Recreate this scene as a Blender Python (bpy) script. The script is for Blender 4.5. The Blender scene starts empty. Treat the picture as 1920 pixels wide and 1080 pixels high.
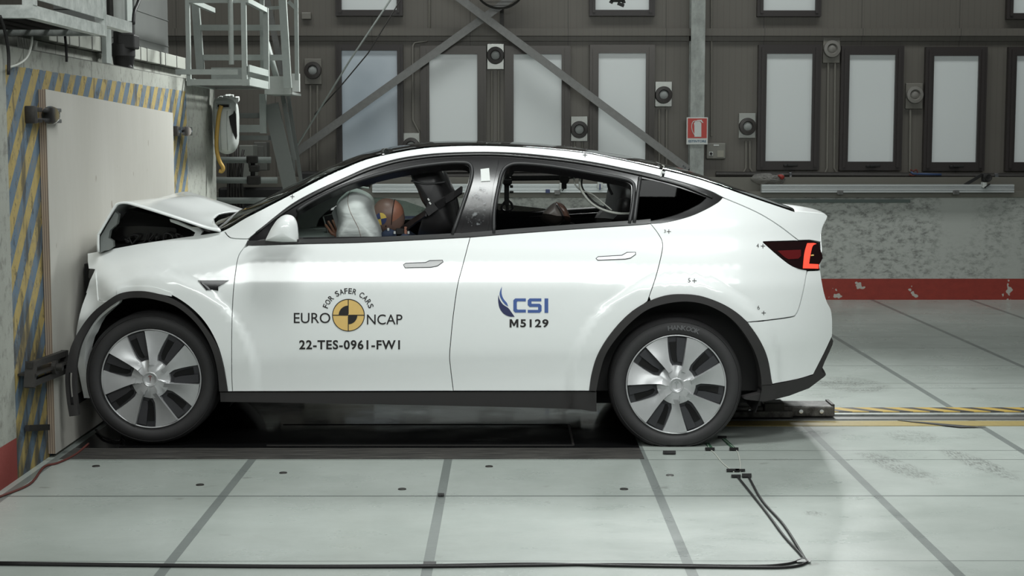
import bpy, bmesh, math, random
from mathutils import Vector, Matrix
from mathutils.geometry import delaunay_2d_cdt
random.seed(7)
SC = bpy.context.scene
COL = SC.collection
# ------------------------------------------------------------------ camera
FPX, CX, CY = 2950.0, 960.0, 540.0
CAMH = 1.63
PITCH = math.atan(280.0 / FPX)
YAW = math.atan(6.0 / FPX)
RC = Matrix.Rotation(-YAW, 3, 'Z') @ Matrix.Rotation(math.pi / 2 - PITCH, 3, 'X')
cam_d = bpy.data.cameras.new('camera'); cam = bpy.data.objects.new('camera', cam_d)
COL.objects.link(cam)
cam.location = (0, 0, CAMH); cam.rotation_euler = RC.to_euler()
cam_d.sensor_width = 36.0; cam_d.lens = FPX / 1920.0 * 36.0
cam_d.clip_start = 0.05; cam_d.clip_end = 200
SC.camera = cam
# ------------------------------------------------------------------ light and exposure
SC.view_settings.view_transform = 'Standard'
SC.view_settings.look = 'None'
SC.view_settings.gamma = 1.0
SC.view_settings.exposure = 0.0
SC.view_settings.use_curve_mapping = False
W = bpy.data.worlds.new('hall_air'); SC.world = W; W.use_nodes = True
W.node_tree.nodes['Background'].inputs[0].default_value = (0.80, 0.90, 0.88, 1)
W.node_tree.nodes['Background'].inputs[1].default_value = 0.06

def area(name, loc, target, sx, sy, power, col=(0.96, 1.0, 0.98), spread=180):
    d = bpy.data.lights.new(name, 'AREA'); d.shape = 'RECTANGLE'; d.size = sx; d.size_y = sy
    d.energy = power; d.color = col; d.spread = math.radians(spread)
    o = bpy.data.objects.new(name, d); COL.objects.link(o); o.location = loc
    o.rotation_euler = (Vector(target) - Vector(loc)).to_track_quat('-Z', 'Y').to_euler()
    return o
area('overhead_lamp_bank', (0.05, 6.7, 5.2), (0.1, 8.4, 0.6), 2.6, 0.8, 61, spread=110)
area('front_lamp_bank', (2.2, 4.2, 4.8), (1.2, 8.4, 0.6), 1.6, 0.7, 27, spread=100)
area('camera_side_lamp_bank', (0.2, 1.0, 4.0), (0.2, 8.3, 0.9), 9.0, 0.95, 62, spread=90)
area('rear_lamp_bank', (1.6, 12.6, 5.2), (0.8, 8.2, 0.0), 2.6, 0.7, 96, spread=84)
area('rear_lamp_bank_small', (-0.2, 13.3, 4.4), (-2.4, 11.6, 1.4), 0.7, 0.4, 40, spread=62)
area('added_barrier_fill', (0.2, 10.9, 4.4), (-2.5, 10.6, 3.1), 0.7, 0.5, 13, spread=60)  # added fill that lifts the platform and barrier top, no known fixture
for i, x in enumerate((1.95, 2.75)):
    area('wall_flood_lamp', (x, 15.6, 3.35), (x * 0.42, 5.9, 0.0), 0.5, 0.25, (6, 3)[i], spread=45)
area('roof_lamp_row', (1.0, 13.6, 6.6), (1.0, 16.2, 1.6), 12.0, 1.0, 108, spread=110)

# ------------------------------------------------------------------ pixel <-> place
O = Vector((0, 0, CAMH))
def ray(px, py):
    return RC @ Vector(((px - CX) / FPX, (CY - py) / FPX, -1.0))
def P(px, py, Y):
    d = ray(px, py); return O + d * (Y / d.y)
def PX(px, py, X):
    d = ray(px, py); return O + d * (X / d.x)
def PZ(px, py, Z=0.0):
    d = ray(px, py); return O + d * ((Z - CAMH) / d.z)

# ------------------------------------------------------------------ materials
def lin(c):
    r = []
    for v in c:
        v = v / 255.0
        r.append(v / 12.92 if v <= 0.04045 else ((v + 0.055) / 1.055) ** 2.4)
    return (*r, 1.0)
class N:
    def __init__(s, name):
        s.m = bpy.data.materials.new(name); s.m.use_nodes = True
        s.t = s.m.node_tree; s.n = s.t.nodes; s.b = s.n['Principled BSDF']; s.out = s.n['Material Output']
    def add(s, t, **k):
        n = s.n.new(t)
        for a, b in k.items(): setattr(n, a, b)
        return n
    def put(s, sock, v):
        if isinstance(v, bpy.types.NodeSocket): s.t.links.new(v, sock)
        elif isinstance(v, tuple) and len(v) == 3 and sock.type == 'RGBA': sock.default_value = (*v, 1)
        else: sock.default_value = v
    def math(s, op, a, b=0.0, c=None):
        n = s.add('ShaderNodeMath', operation=op); s.put(n.inputs[0], a); s.put(n.inputs[1], b)
        if c is not None: s.put(n.inputs[2], c)
        return n.outputs[0]
    def xyz(s, kind='Object'):
        tc = s.add('ShaderNodeTexCoord'); sp = s.add('ShaderNodeSeparateXYZ')
        s.t.links.new(tc.outputs[kind], sp.inputs[0]); s.co = tc.outputs[kind]
        return sp.outputs
    def noise(s, scale, detail=4, rough=0.6, stretch=None, co=None):
        n = s.add('ShaderNodeTexNoise'); n.inputs['Scale'].default_value = scale
        n.inputs['Detail'].default_value = detail; n.inputs['Roughness'].default_value = rough
        if co is None:
            tc = s.add('ShaderNodeTexCoord'); co = tc.outputs['Object']
        if stretch:
            mp = s.add('ShaderNodeMapping'); mp.inputs['Scale'].default_value = stretch
            s.t.links.new(co, mp.inputs[0]); co = mp.outputs[0]
        s.t.links.new(co, n.inputs['Vector']); return n.outputs['Fac']
    def ramp(s, fac, stops):
        r = s.add('ShaderNodeValToRGB'); s.put(r.inputs[0], fac); e = r.color_ramp.elements
        while len(e) < len(stops): e.new(0.5)
        for i, (p, c) in enumerate(stops):
            e[i].position = p; e[i].color = c if len(c) == 4 else (*c, 1)
        return r.outputs[0]
    def mix(s, f, a, b, mode='MIX'):
        n = s.add('ShaderNodeMix', data_type='RGBA', blend_type=mode)
        s.put(n.inputs[0], f); s.put(n.inputs[6], a); s.put(n.inputs[7], b); return n.outputs[2]
    def step(s, f, lo, hi):
        n = s.add('ShaderNodeMapRange', interpolation_type='SMOOTHSTEP'); s.put(n.inputs[0], f)
        n.inputs[1].default_value = lo; n.inputs[2].default_value = hi; return n.outputs[0]
    def bump(s, h, strength=0.2, dist=0.01):
        n = s.add('ShaderNodeBump'); n.inputs['Strength'].default_value = strength
        n.inputs['Distance'].default_value = dist; s.put(n.inputs['Height'], h)
        s.t.links.new(n.outputs[0], s.b.inputs['Normal'])
    def set(s, **k):
        for a, v in k.items(): s.put(s.b.inputs[a.replace('_', ' ')], v)
        return s.m
def mat(name, c, rough=0.5, metal=0.0, var=0.06, scale=30, **k):
    """plain surface with a little procedural unevenness"""
    s = N(name); c = lin(c)
    f = s.noise(scale, 3)
    lo = tuple(v * (1 - var) for v in c[:3]) + (1,); hi = tuple(min(1, v * (1 + var)) for v in c[:3]) + (1,)
    s.set(Base_Color=s.mix(f, lo, hi), Roughness=rough, Metallic=metal)
    for a, v in k.items(): s.put(s.b.inputs[a.replace('_', ' ')], v)
    return s.m
M = {}
M['paint'] = mat('white_car_paint', (238, 241, 240), 0.45, var=0.01, Coat_Weight=1.0, Coat_Roughness=0.12, Coat_IOR=1.62)
M['black_plastic'] = mat('black_textured_plastic', (46, 44, 44), 0.6)
M['gloss_black'] = mat('gloss_black', (26, 25, 26), 0.2, var=0.1)
M['seal'] = mat('black_rubber_seal', (42, 42, 43), 0.5)
M['belt'] = mat('satin_black_belt_strip', (70, 70, 70), 0.25, metal=0.3)
M['deep'] = mat('black_liner', (20, 19, 19), 0.8)
M['tyre'] = mat('tyre_rubber', (48, 47, 48), 0.62, var=0.15, scale=40)
M['tyretext'] = mat('tyre_lettering', (96, 96, 98), 0.5)
M['void'] = mat('black_opening', (6, 6, 6), 0.9)
M['silver'] = mat('silver_wheel_paint', (186, 187, 188), 0.32, metal=0.35)
M['dgrey'] = mat('dark_wheel_grey', (60, 60, 63), 0.35, metal=0.2)
M['chrome'] = mat('chrome', (215, 215, 218), 0.12, metal=1.0)
M['satin'] = mat('satin_metal', (205, 207, 208), 0.3, metal=0.8)
M['lampblack'] = mat('smoked_lamp_plastic', (30, 14, 15), 0.06, var=0.2)
M['lampdark'] = mat('dark_red_lens', (95, 26, 28), 0.08)
M['ink'] = mat('black_decal', (36, 33, 33), 0.5)
M['gold'] = mat('yellow_decal', (226, 190, 116), 0.5)
M['blue'] = mat('blue_decal', (70, 95, 155), 0.5)
M['navy'] = mat('navy_decal', (46, 50, 88), 0.5)
M['wood'] = None
M['cloth_black'] = mat('black_seat_leather', (34, 33, 34), 0.45, var=0.2)
M['grey_trim'] = mat('grey_cabin_trim', (120, 124, 122), 0.7)
M['airbag'] = mat('airbag_fabric', (196, 202, 200), 0.8, var=0.03, scale=60)
M['skin'] = mat('brown_vinyl_skin', (122, 98, 88), 0.42, var=0.08)
M['skin2'] = mat('tan_vinyl_skin', (160, 110, 90), 0.42, var=0.08)
M['shirt'] = mat('blue_shirt', (62, 74, 98), 0.9)
M['yellow'] = mat('yellow_sticker', (226, 196, 96), 0.6)
M['sblue'] = mat('blue_sticker', (62, 72, 112), 0.6)
M['white'] = mat('white_plastic', (205, 208, 205), 0.5)
M['steel'] = mat('dull_steel', (120, 120, 118), 0.45, metal=0.6, var=0.2)
M['dsteel'] = mat('dark_steel', (62, 60, 58), 0.5, metal=0.5, var=0.3)
M['greypaint'] = mat('grey_painted_steel', (150, 156, 152), 0.5, var=0.1)
M['cable'] = mat('black_cable', (26, 24, 25), 0.5)
M['pcable'] = mat('pale_cable', (196, 198, 190), 0.5)
M['hose'] = mat('yellow_hose', (176, 142, 66), 0.5)
M['rust'] = mat('red_brown_wire', (96, 48, 42), 0.7)
M['red'] = mat('red_plastic', (150, 50, 42), 0.5)
M['dark'] = mat('dark_equipment', (28, 27, 27), 0.55, var=0.3)
def emit(name, c, s):
    n = N(name); n.set(Base_Color=lin(c), Emission_Color=lin(c), Emission_Strength=s, Roughness=0.2); return n.m
M['redlight'] = emit('lit_red_tail_lamp', (255, 78, 60), 0.75)
def glass(name, tint, rough=0.02, ior=1.5):
    s = N(name); tr = s.add('ShaderNodeBsdfTransparent'); tr.inputs[0].default_value = lin(tint)
    gl = s.add('ShaderNodeBsdfGlossy'); gl.inputs['Roughness'].default_value = rough
    fr = s.add('ShaderNodeFresnel'); fr.inputs[0].default_value = ior
    mx = s.add('ShaderNodeMixShader'); s.t.links.new(fr.outputs[0], mx.inputs[0])
    s.t.links.new(tr.outputs[0], mx.inputs[1]); s.t.links.new(gl.outputs[0], mx.inputs[2])
    s.t.links.new(mx.outputs[0], s.out.inputs[0]); return s.m
M['glass'] = glass('clear_glass', (214, 222, 218))
M['halftint'] = glass('half_tinted_glass', (150, 148, 146))
M['tint'] = glass('tinted_glass', (88, 85, 84), 0.02, 1.3)
M['roofglass'] = glass('dark_roof_glass', (205, 207, 206))
M['privacy'] = glass('dark_privacy_glass', (34, 31, 31), 0.02, 1.12)

# ------------------------------------------------------------------ object helpers
def tag(o, label=None, cat=None, group=None, kind=None):
    if label: o['label'] = label
    if cat: o['category'] = cat
    if group: o['group'] = group
    if kind: o['kind'] = kind
    return o
def empty(name, loc, label, cat, group=None):
    o = bpy.data.objects.new(name, None); COL.objects.link(o); o.location = loc
    o.empty_display_size = 0.1
    return tag(o, label, cat, group)
def link(name, me, m, parent=None):
    me.name = name
    if m: me.materials.append(m)
    o = bpy.data.objects.new(name, me); COL.objects.link(o)
    if parent is not None:
        o.parent = parent
        w = Matrix.Identity(4); q = parent
        loc = Vector((0, 0, 0))
        while q is not None: loc = loc + q.location; q = q.parent
        o.location = -loc
        if parent.type != 'EMPTY': o.location = (0, 0, 0)
    return o
def obj(name, bm, m, parent=None, smooth=False, recalc=True):
    if recalc: bmesh.ops.recalc_face_normals(bm, faces=bm.faces[:])
    me = bpy.data.meshes.new(name); bm.to_mesh(me); bm.free()
    if smooth is True:
        for p in me.polygons: p.use_smooth = True
    elif smooth:
        me.shade_smooth()
        me.set_sharp_from_angle(angle=math.radians(smooth))
    return link(name, me, m, parent)
def bx(bm, x0, x1, y0, y1, z0, z1, bev=0.0):
    vs = [bm.verts.new((x, y, z)) for x in (x0, x1) for y in (y0, y1) for z in (z0, z1)]
    q = [(0, 1, 3, 2), (4, 6, 7, 5), (0, 4, 5, 1), (2, 3, 7, 6), (0, 2, 6, 4), (1, 5, 7, 3)]
    fs = [bm.faces.new([vs[i] for i in f]) for f in q]
    if bev:
        es = list({e for f in fs for e in f.edges})
        bmesh.ops.bevel(bm, geom=es, offset=bev, segments=2, affect='EDGES', profile=0.5)
    return vs
def bar(bm, a, b, w, h=None, up=Vector((0, 0, 1))):
    """rectangular bar from a to b"""
    a = Vector(a); b = Vector(b); h = h or w; d = (b - a).normalized()
    if abs(d.dot(up)) > 0.98: up = Vector((0, 1, 0))
    s = d.cross(up).normalized(); u = s.cross(d)
    vs = []
    for p in (a, b):
        for i, j in ((-1, -1), (1, -1), (1, 1), (-1, 1)): vs.append(bm.verts.new(p + s * (i * w / 2) + u * (j * h / 2)))
    for f in ((3, 2, 1, 0), (4, 5, 6, 7), (0, 1, 5, 4), (1, 2, 6, 5), (2, 3, 7, 6), (3, 0, 4, 7)): bm.faces.new([vs[i] for i in f])
def cr(pts, n=6, closed=False):
    """Catmull-Rom through points"""
    pts = [Vector(p) for p in pts]; out = []; L = len(pts)
    rng = range(L if closed else L - 1)
    for i in rng:
        p1, p2 = pts[i], pts[(i + 1) % L]
        p0 = pts[(i - 1) % L] if closed or i > 0 else p1 * 2 - p2
        p3 = pts[(i + 2) % L] if closed or i + 2 < L else p2 * 2 - p1
        for k in range(n):
            t = k / n
            out.append(0.5 * ((2 * p1) + (p2 - p0) * t + (2 * p0 - 5 * p1 + 4 * p2 - p3) * t * t + (3 * p1 - p0 - 3 * p2 + p3) * t ** 3))
    if not closed: out.append(pts[-1])
    return out
def tube(bm, pts, r, seg=10, cap=True):
    pts = [Vector(p) for p in pts]; rings = []
    rr = r if isinstance(r, (list, tuple)) else [r] * len(pts)
    nrm = None
    for i, p in enumerate(pts):
        d = (pts[min(i + 1, len(pts) - 1)] - pts[max(i - 1, 0)])
        if d.length < 1e-9: d = Vector((1, 0, 0))
        d.normalize()
        if nrm is None:
            nrm = d.orthogonal().normalized()
        else:
            nrm = (nrm - d * nrm.dot(d))
            nrm = nrm.normalized() if nrm.length > 1e-6 else d.orthogonal().normalized()
        b = d.cross(nrm)
        rings.append([bm.verts.new(p + (nrm * math.cos(2 * math.pi * k / seg) + b * math.sin(2 * math.pi * k / seg)) * rr[i]) for k in range(seg)])
    for a, b in zip(rings, rings[1:]):
        for k in range(seg): bm.faces.new((a[k], a[(k + 1) % seg], b[(k + 1) % seg], b[k]))
    if cap and len(rings) > 1:
        bm.faces.new(rings[0][::-1]); bm.faces.new(rings[-1])
def lathe(bm, prof, c, axis='y', seg=72, closed=False):
    """prof: (radius, offset along axis)"""
    rings = []
    for r, d in prof:
        ring = []
        for k in range(seg):
            a = 2 * math.pi * k / seg
            if axis == 'y': v = (c[0] + r * math.sin(a), c[1] + d, c[2] + r * math.cos(a))
            elif axis == 'z': v = (c[0] + r * math.sin(a), c[1] + r * math.cos(a), c[2] + d)
            else: v = (c[0] + d, c[1] + r * math.sin(a), c[2] + r * math.cos(a))
            ring.append(bm.verts.new(v))
        rings.append(ring)
    for a, b in zip(rings, rings[1:] + ([rings[0]] if closed else [])):
        for k in range(seg): bm.faces.new((a[k], a[(k + 1) % seg], b[(k + 1) % seg], b[k]))
    if not closed:
        if prof[0][0] > 1e-4: bm.faces.new(rings[0])
        if prof[-1][0] > 1e-4: bm.faces.new(rings[-1][::-1])
    bmesh.ops.remove_doubles(bm, verts=bm.verts[:], dist=1e-6)
def prism(bm, pts, off):
    """pts: 3D outline; off: extrusion vector"""
    off = Vector(off)
    a = [bm.verts.new(Vector(p)) for p in pts]; b = [bm.verts.new(Vector(p) + off) for p in pts]
    bm.faces.new(a); bm.faces.new(b[::-1])
    n = len(a)
    for i in range(n): bm.faces.new((a[i], b[i], b[(i + 1) % n], a[(i + 1) % n]))
def pillow(bm, pts, y, near, far, n=7, pw=1.0, cshift=(0, 0)):
    """inflate a closed XZ outline (list of (x,z)) about the plane Y=y"""
    L = len(pts); cx = sum(p[0] for p in pts) / L + cshift[0]; cz = sum(p[1] for p in pts) / L + cshift[1]
    def ring(s, yy): return [bm.verts.new((cx + (p[0] - cx) * s, yy, cz + (p[1] - cz) * s)) for p in pts]
    rings = []
    for k in range(n - 1, 0, -1):
        a = k / n * math.pi / 2; rings.append(ring(math.cos(a) ** pw, y - near * math.sin(a)))
    rings.append(ring(1, y))
    for k in range(1, n):
        a = k / n * math.pi / 2; rings.append(ring(math.cos(a) ** pw, y + far * math.sin(a)))
    for a, b in zip(rings, rings[1:]):
        for i in range(L): bm.faces.new((a[i], a[(i + 1) % L], b[(i + 1) % L], b[i]))
    for rg, yy in ((rings[0], y - near), (rings[-1], y + far)):
        c = bm.verts.new((cx, yy, cz))
        for i in range(L): bm.faces.new((rg[i], rg[(i + 1) % L], c))
def px_outline(pts, Y, n=5, closed=True):
    return [(p.x, p.z) for p in (P(q[0], q[1], Y) for q in cr([(a, b, 0) for a, b in pts], n, closed))]

# ------------------------------------------------------------------ text
def text_mesh(s, bold=0.0, sp=1.0):
    c = bpy.data.curves.new('t', 'FONT'); c.body = s; c.offset = bold; c.space_character = sp; c.resolution_u = 4
    o = bpy.data.objects.new('t', c); COL.objects.link(o)
    dg = bpy.context.evaluated_depsgraph_get(); dg.update()
    ev = o.evaluated_get(dg); me = ev.to_mesh()
    vs = [(v.co.x, v.co.y) for v in me.vertices]; fs = [tuple(p.vertices) for p in me.polygons]
    ev.to_mesh_clear(); bpy.data.objects.remove(o); bpy.data.curves.remove(c)
    return vs, fs
def fit_text(s, x0, y0, x1, y1, bold=0.0, sp=1.0):
    """text fitted into the box, y downwards"""
    vs, fs = text_mesh(s, bold, sp)
    ax, bx_ = min(v[0] for v in vs), max(v[0] for v in vs); ay, by = min(v[1] for v in vs), max(v[1] for v in vs)
    out = [(x0 + (v[0] - ax) / (bx_ - ax) * (x1 - x0), y1 - (v[1] - ay) / (by - ay) * (y1 - y0)) for v in vs]
    return out, fs

# =================================================================== setting
YC = 9.177                       # centre line of the car and of the rail in the floor
YW = 16.25                       # far wall
YL = 15.9                        # face of the low wall in front of it
XB = -2.365                      # face of the concrete barrier
XPLY = -2.325                    # face of the plywood sheet

# ---- floor
s = N('painted_floor_plates'); xyz = s.xyz('Object'); co = s.co
fx = s.math('SUBTRACT', s.math('FRACT', s.math('ADD', xyz[0], 0.31 + 50.5)), 0.5)
ml = s.math('LESS_THAN', s.math('ABSOLUTE', fx), 0.021)
lines = [(PZ(1000, yp).y, hw) for yp, hw in ((1052, .004), (930, .010), (862, .006), (845, .006), (728, .006), (719, .006), (686, .007), (653, .006), (632, .006), (608, .006), (589, .006))]
my = None
for yv, hw in lines:
    t = s.math('LESS_THAN', s.math('ABSOLUTE', s.math('SUBTRACT', xyz[1], yv)), hw)
    my = t if my is None else s.math('MAXIMUM', my, t)
n1 = s.noise(0.9, 6, 0.65, co=co); n2 = s.noise(2.6, 5, 0.65, (0.7, 1.3, 1), co=co); n3 = s.noise(60, 2, 0.5, co=co)
base = s.ramp(n1, [(0.3, lin((158, 166, 160))), (0.7, lin((184, 191, 186)))])
base = s.mix(s.math('MULTIPLY', s.step(n2, 0.40, 0.80), 0.16), base, lin((112, 112, 104)))
# rubbed tyre marks near the tow rail: each between two floor points
hat = s.noise(95, 3, 0.7, (1.0, 0.22, 1), co=co); hat2 = s.noise(6, 3, 0.6, co=co)
hm = s.math('MULTIPLY', s.step(hat, 0.42, 0.58), s.step(hat2, 0.30, 0.60))
for (p0, p1, wd, st) in (((1570, 706), (1625, 738), .26, .75), ((1605, 842), (1770, 912), .10, .75), ((1760, 838), (1915, 903), .09, .75), ((1680, 806), (1745, 830), .16, .5), ((1775, 812), (1815, 824), .16, .35), ((1512, 958), (1545, 968), .05, .8), ((1430, 862), (1520, 862), .035, .35)):
    a = PZ(*p0); c_ = PZ(*p1); mx, my_ = (a.x + c_.x) / 2, (a.y + c_.y) / 2; dx, dy = c_.x - a.x, c_.y - a.y; L = math.hypot(dx, dy); dx /= L; dy /= L
    X_ = s.math('SUBTRACT', xyz[0], mx); Y_ = s.math('SUBTRACT', xyz[1], my_)
    u = s.math('ADD', s.math('MULTIPLY', X_, dx * 2 / L), s.math('MULTIPLY', Y_, dy * 2 / L))
    v = s.math('ADD', s.math('MULTIPLY', X_, -dy / wd), s.math('MULTIPLY', Y_, dx / wd))
    r2 = s.math('ADD', s.math('MULTIPLY', u, u), s.math('MULTIPLY', v, v))
    k = s.math('MULTIPLY', s.math('SUBTRACT', 1.0, s.step(r2, 0.35, 1.15)), hm)
    base = s.mix(s.math('MULTIPLY', k, st * 0.75), base, lin((66, 63, 60)))
sp = s.noise(9, 2, 0.4, co=co)
base = s.mix(s.math('MULTIPLY', s.step(sp, 0.70, 0.80), 0.35), base, lin((96, 92, 86)))
base = s.mix(s.math('MULTIPLY', ml, 0.85), base, lin((112, 118, 116)))
base = s.mix(s.math('MULTIPLY', my, 0.8), base, lin((92, 98, 96)))
s.set(Base_Color=base, Roughness=s.ramp(n2, [(0.3, (0.24,) * 3), (0.8, (0.40,) * 3)]))
s.bump(s.noise(45, 3, 0.6, co=co), 0.05, 0.01)
bm = bmesh.new(); bx(bm, -9, 11, 2.0, YW + 0.1, -0.25, 0.0)
tag(obj('floor', bm, s.m), 'grey-green painted floor plates with darker tape over the joints', 'floor', kind='structure')

# ---- back wall
s = N('ribbed_wall_panels'); xyz = s.xyz('Object')
rib = s.math('FRACT', s.math('MULTIPLY', xyz[0], 16.0))
ribm = s.math('LESS_THAN', rib, 0.18)
seam = s.math('LESS_THAN', s.math('FRACT', s.math('ADD', xyz[0], 0.4)), 0.012)
n1 = s.noise(1.3, 4)
c = s.mix(n1, lin((97, 93, 87)), lin((109, 105, 98)))
c = s.mix(s.math('MULTIPLY', ribm, 0.14), c, lin((70, 67, 62)))
c = s.mix(s.math('MULTIPLY', seam, 0.5), c, lin((60, 58, 54)))
s.set(Base_Color=c, Roughness=0.45, Metallic=0.1)
M['wall'] = s.m
bm = bmesh.new(); bx(bm, -9, 11, YW, YW + 0.2, 0.0, 8.0)
tag(obj('wall_back', bm, s.m), 'dark grey ribbed metal wall behind the car', 'wall', kind='structure')

# ---- low wall with red foot
s = N('scuffed_white_low_wall'); xyz = s.xyz('Object'); co = s.co
n1 = s.noise(11, 8, 0.78, (1.0, 1, 1.7), co=co); n2 = s.noise(0.8, 2, 0.5, co=co); n3 = s.noise(2.2, 2, 0.4, (1.0, 1.0, 1.1), co=co)
c = s.mix(n2, lin((176, 179, 173)), lin((190, 193, 188)))
sm = s.math('MULTIPLY', s.step(n1, 0.44, 0.66), s.step(s.noise(1.5, 2, 0.5, (1.0, 1, 0.3), co=co), 0.36, 0.56))
c = s.mix(s.math('MULTIPLY', sm, 0.75), c, lin((84, 84, 80)))
n4 = s.noise(5.2, 3, 0.55, co=co)
red = s.mix(s.step(n1, 0.3, 0.8), lin((158, 58, 46)), lin((136, 48, 40)))
red = s.mix(s.step(n4, 0.655, 0.665), red, lin((190, 186, 178)))
c = s.mix(s.math('LESS_THAN', xyz[2], 0.215), c, red)
s.set(Base_Color=c, Roughness=0.55)
M['lowwall'] = s.m
bm = bmesh.new(); bx(bm, -9, 11, YL, YW, 0.0, 1.04)
tag(obj('trim_1', bm, s.m), 'low scuffed white wall with a chipped red foot behind the car', 'low wall', kind='structure')
s = N('greige_sill'); s.set(Base_Color=lin((112, 110, 102)), Roughness=0.5)
bm = bmesh.new(); bx(bm, -9, 11, YL - 0.03, YW, 1.04, 1.10)
bx(bm, -9, 11, YL + 0.12, YW, 1.10, 1.24)
tag(obj('trim_2', bm, s.m), 'grey stepped ledge running along the top of the low white wall', 'ledge', kind='structure')
bm = bmesh.new()
a = P(560, 67, YW - 0.07); b = P(1900, 54, YW - 0.07)
bx(bm, -9, 11, YW - 0.07, YW, a.z, a.z + 0.075); bx(bm, -9, 11, YW - 0.03, YW, a.z - 0.05, a.z)
tag(obj('trim_3', bm, M['wall']), 'horizontal steel rail along the metal wall above the lower windows', 'wall rail', kind='structure')

# ---- concrete barrier on the left
s = N('barrier_concrete'); xyz = s.xyz('Object'); co = s.co
n1 = s.noise(2.2, 6, 0.7, co=co); n2 = s.noise(11, 5, 0.7, co=co); n3 = s.noise(4.2, 3, 0.6, (1, 1.6, 0.5), co=co)
c = s.mix(n1, lin((132, 134, 126)), lin((176, 178, 170)))
c = s.mix(s.math('MULTIPLY', s.step(n2, 0.5, 0.7), 0.6), c, lin((98, 96, 90)))
seamz = s.math('LESS_THAN', s.math('ABSOLUTE', s.math('SUBTRACT', xyz[2], 2.07)), 0.005)
seamy = s.math('LESS_THAN', s.math('ABSOLUTE', s.math('SUBTRACT', s.math('FRACT', s.math('MULTIPLY', s.math('ADD', xyz[1], 0.38), 0.8)), 0.5)), 0.004)
c = s.mix(s.math('MULTIPLY', s.math('MAXIMUM', seamz, s.math('MULTIPLY', seamy, s.math('GREATER_THAN', xyz[2], 1.9))), 0.7), c, lin((50, 48, 46)))
st = s.math('FRACT', s.math('MULTIPLY', s.math('SUBTRACT', xyz[1], s.math('MULTIPLY', xyz[2], 0.92)), 1 / 0.225))
col = s.mix(s.math('LESS_THAN', st, 0.5), lin((92, 112, 130)), lin((168, 148, 90)))
col = s.mix(s.math('MULTIPLY', s.step(n2, 0.48, 0.66), 0.65), col, lin((122, 118, 104)))
low = s.math('SUBTRACT', 1.0, s.step(xyz[2], 0.1, 1.3))
col = s.mix(s.math('MULTIPLY', s.step(s.math('ADD', n3, s.math('MULTIPLY', low, 0.12)), 0.53, 0.68), 0.8), col, lin((60, 58, 54)))
n5 = s.noise(17, 5, 0.75, (1, 1.2, 0.7), co=co); col = s.mix(s.math('MULTIPLY', s.step(n5, 0.56, 0.62), 0.6), col, lin((52, 50, 47)))
c = s.mix(s.math('MULTIPLY', s.step(n5, 0.55, 0.68), 0.45), c, lin((84, 83, 78)))
iny = s.math('MULTIPLY', s.math('GREATER_THAN', xyz[1], 7.46), s.math('LESS_THAN', xyz[1], 11.62))
inz = s.math('LESS_THAN', s.math('ADD', xyz[2], s.math('MULTIPLY', n2, 0.02)), 1.985)
ins = s.math('MULTIPLY', iny, inz)
rd = s.math('MULTIPLY', s.math('LESS_THAN', xyz[2], 0.20), s.math('LESS_THAN', xyz[1], 7.46))
c = s.mix(rd, c, s.mix(s.step(n2, 0.66, 0.68), lin((136, 58, 52)), lin((170, 166, 158))))
c = s.mix(ins, c, col)
s.set(Base_Color=c, Roughness=0.8); s.bump(n2, 0.25, 0.01)
bm = bmesh.new(); bx(bm, -6.0, XB, 6.0, 12.75, 0.0, 2.07); bx(bm, -6.0, XB - .2, 8.3, 12.7, 2.07, 2.16)
tag(obj('wall_left', bm, s.m), 'concrete crash barrier painted with blue and yellow slanted stripes', 'barrier', kind='structure')

# =================================================================== windows
frame_m = mat('dark_window_frame', (52, 47, 46), 0.4)
frame_m2 = mat('bronze_window_frame', (66, 63, 60), 0.28, metal=0.5)
sp = N('frosted_pane'); xyz = sp.xyz('Object')
sp.set(Base_Color=sp.mix(sp.noise(0.7, 2), lin((200, 205, 204)), lin((214, 218, 217))), Roughness=0.28, Emission_Color=lin((215, 225, 225)), Emission_Strength=0.07)
sp2 = N('bluish_pane'); nb = sp2.noise(0.9, 3, 0.5)
sp2.set(Base_Color=sp2.ramp(nb, [(0.35, lin((150, 160, 168))), (0.65, lin((196, 204, 210)))]), Roughness=0.25, Emission_Color=lin((190, 208, 220)), Emission_Strength=0.07)
def window(n, px0, py0, px1, py1, border, label, pane_m=sp.m, fm=frame_m, handle=False):
    a = P(px0, py1, YW - 0.03); b = P(px1, py0, YW - 0.03)
    bw, bt, bb = border
    e = empty('window_%d' % n, ((a.x + b.x) / 2, YW, a.z), label, 'window'); e['kind'] = 'structure'
    bm = bmesh.new()
    bx(bm, a.x - bw, a.x, YW - 0.07, YW, a.z - bb, b.z + bt); bx(bm, b.x, b.x + bw, YW - 0.07, YW, a.z - bb, b.z + bt)
    bx(bm, a.x, b.x, YW - 0.07, YW, b.z, b.z + bt); bx(bm, a.x, b.x, YW - 0.07, YW, a.z - bb, a.z)
    i = 0.03
    bx(bm, a.x - bw + i, a.x - bw + 2 * i, YW - 0.085, YW - 0.07, a.z - bb + i, b.z + bt - i)
    bx(bm, b.x + bw - 2 * i, b.x + bw - i, YW - 0.085, YW - 0.07, a.z - bb + i, b.z + bt - i)
    obj('window_frame', bm, fm, e)
    bm = bmesh.new(); bx(bm, a.x - 0.005, b.x + 0.005, YW - 0.035, YW - 0.02, a.z - 0.005, b.z + 0.005)
    obj('window_pane', bm, pane_m, e)
    if handle:
        bm = bmesh.new(); m = (a.x + b.x) / 2; z = a.z - bb * 0.5
        bx(bm, m - 0.05, m + 0.05, YW - 0.10, YW - 0.07, z - 0.012, z + 0.012, 0.005)
        bx(bm, m - 0.015, m + 0.09, YW - 0.12, YW - 0.10, z - 0.008, z + 0.016, 0.004)
        obj('window_handle', bm, M['dark'], e)
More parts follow.
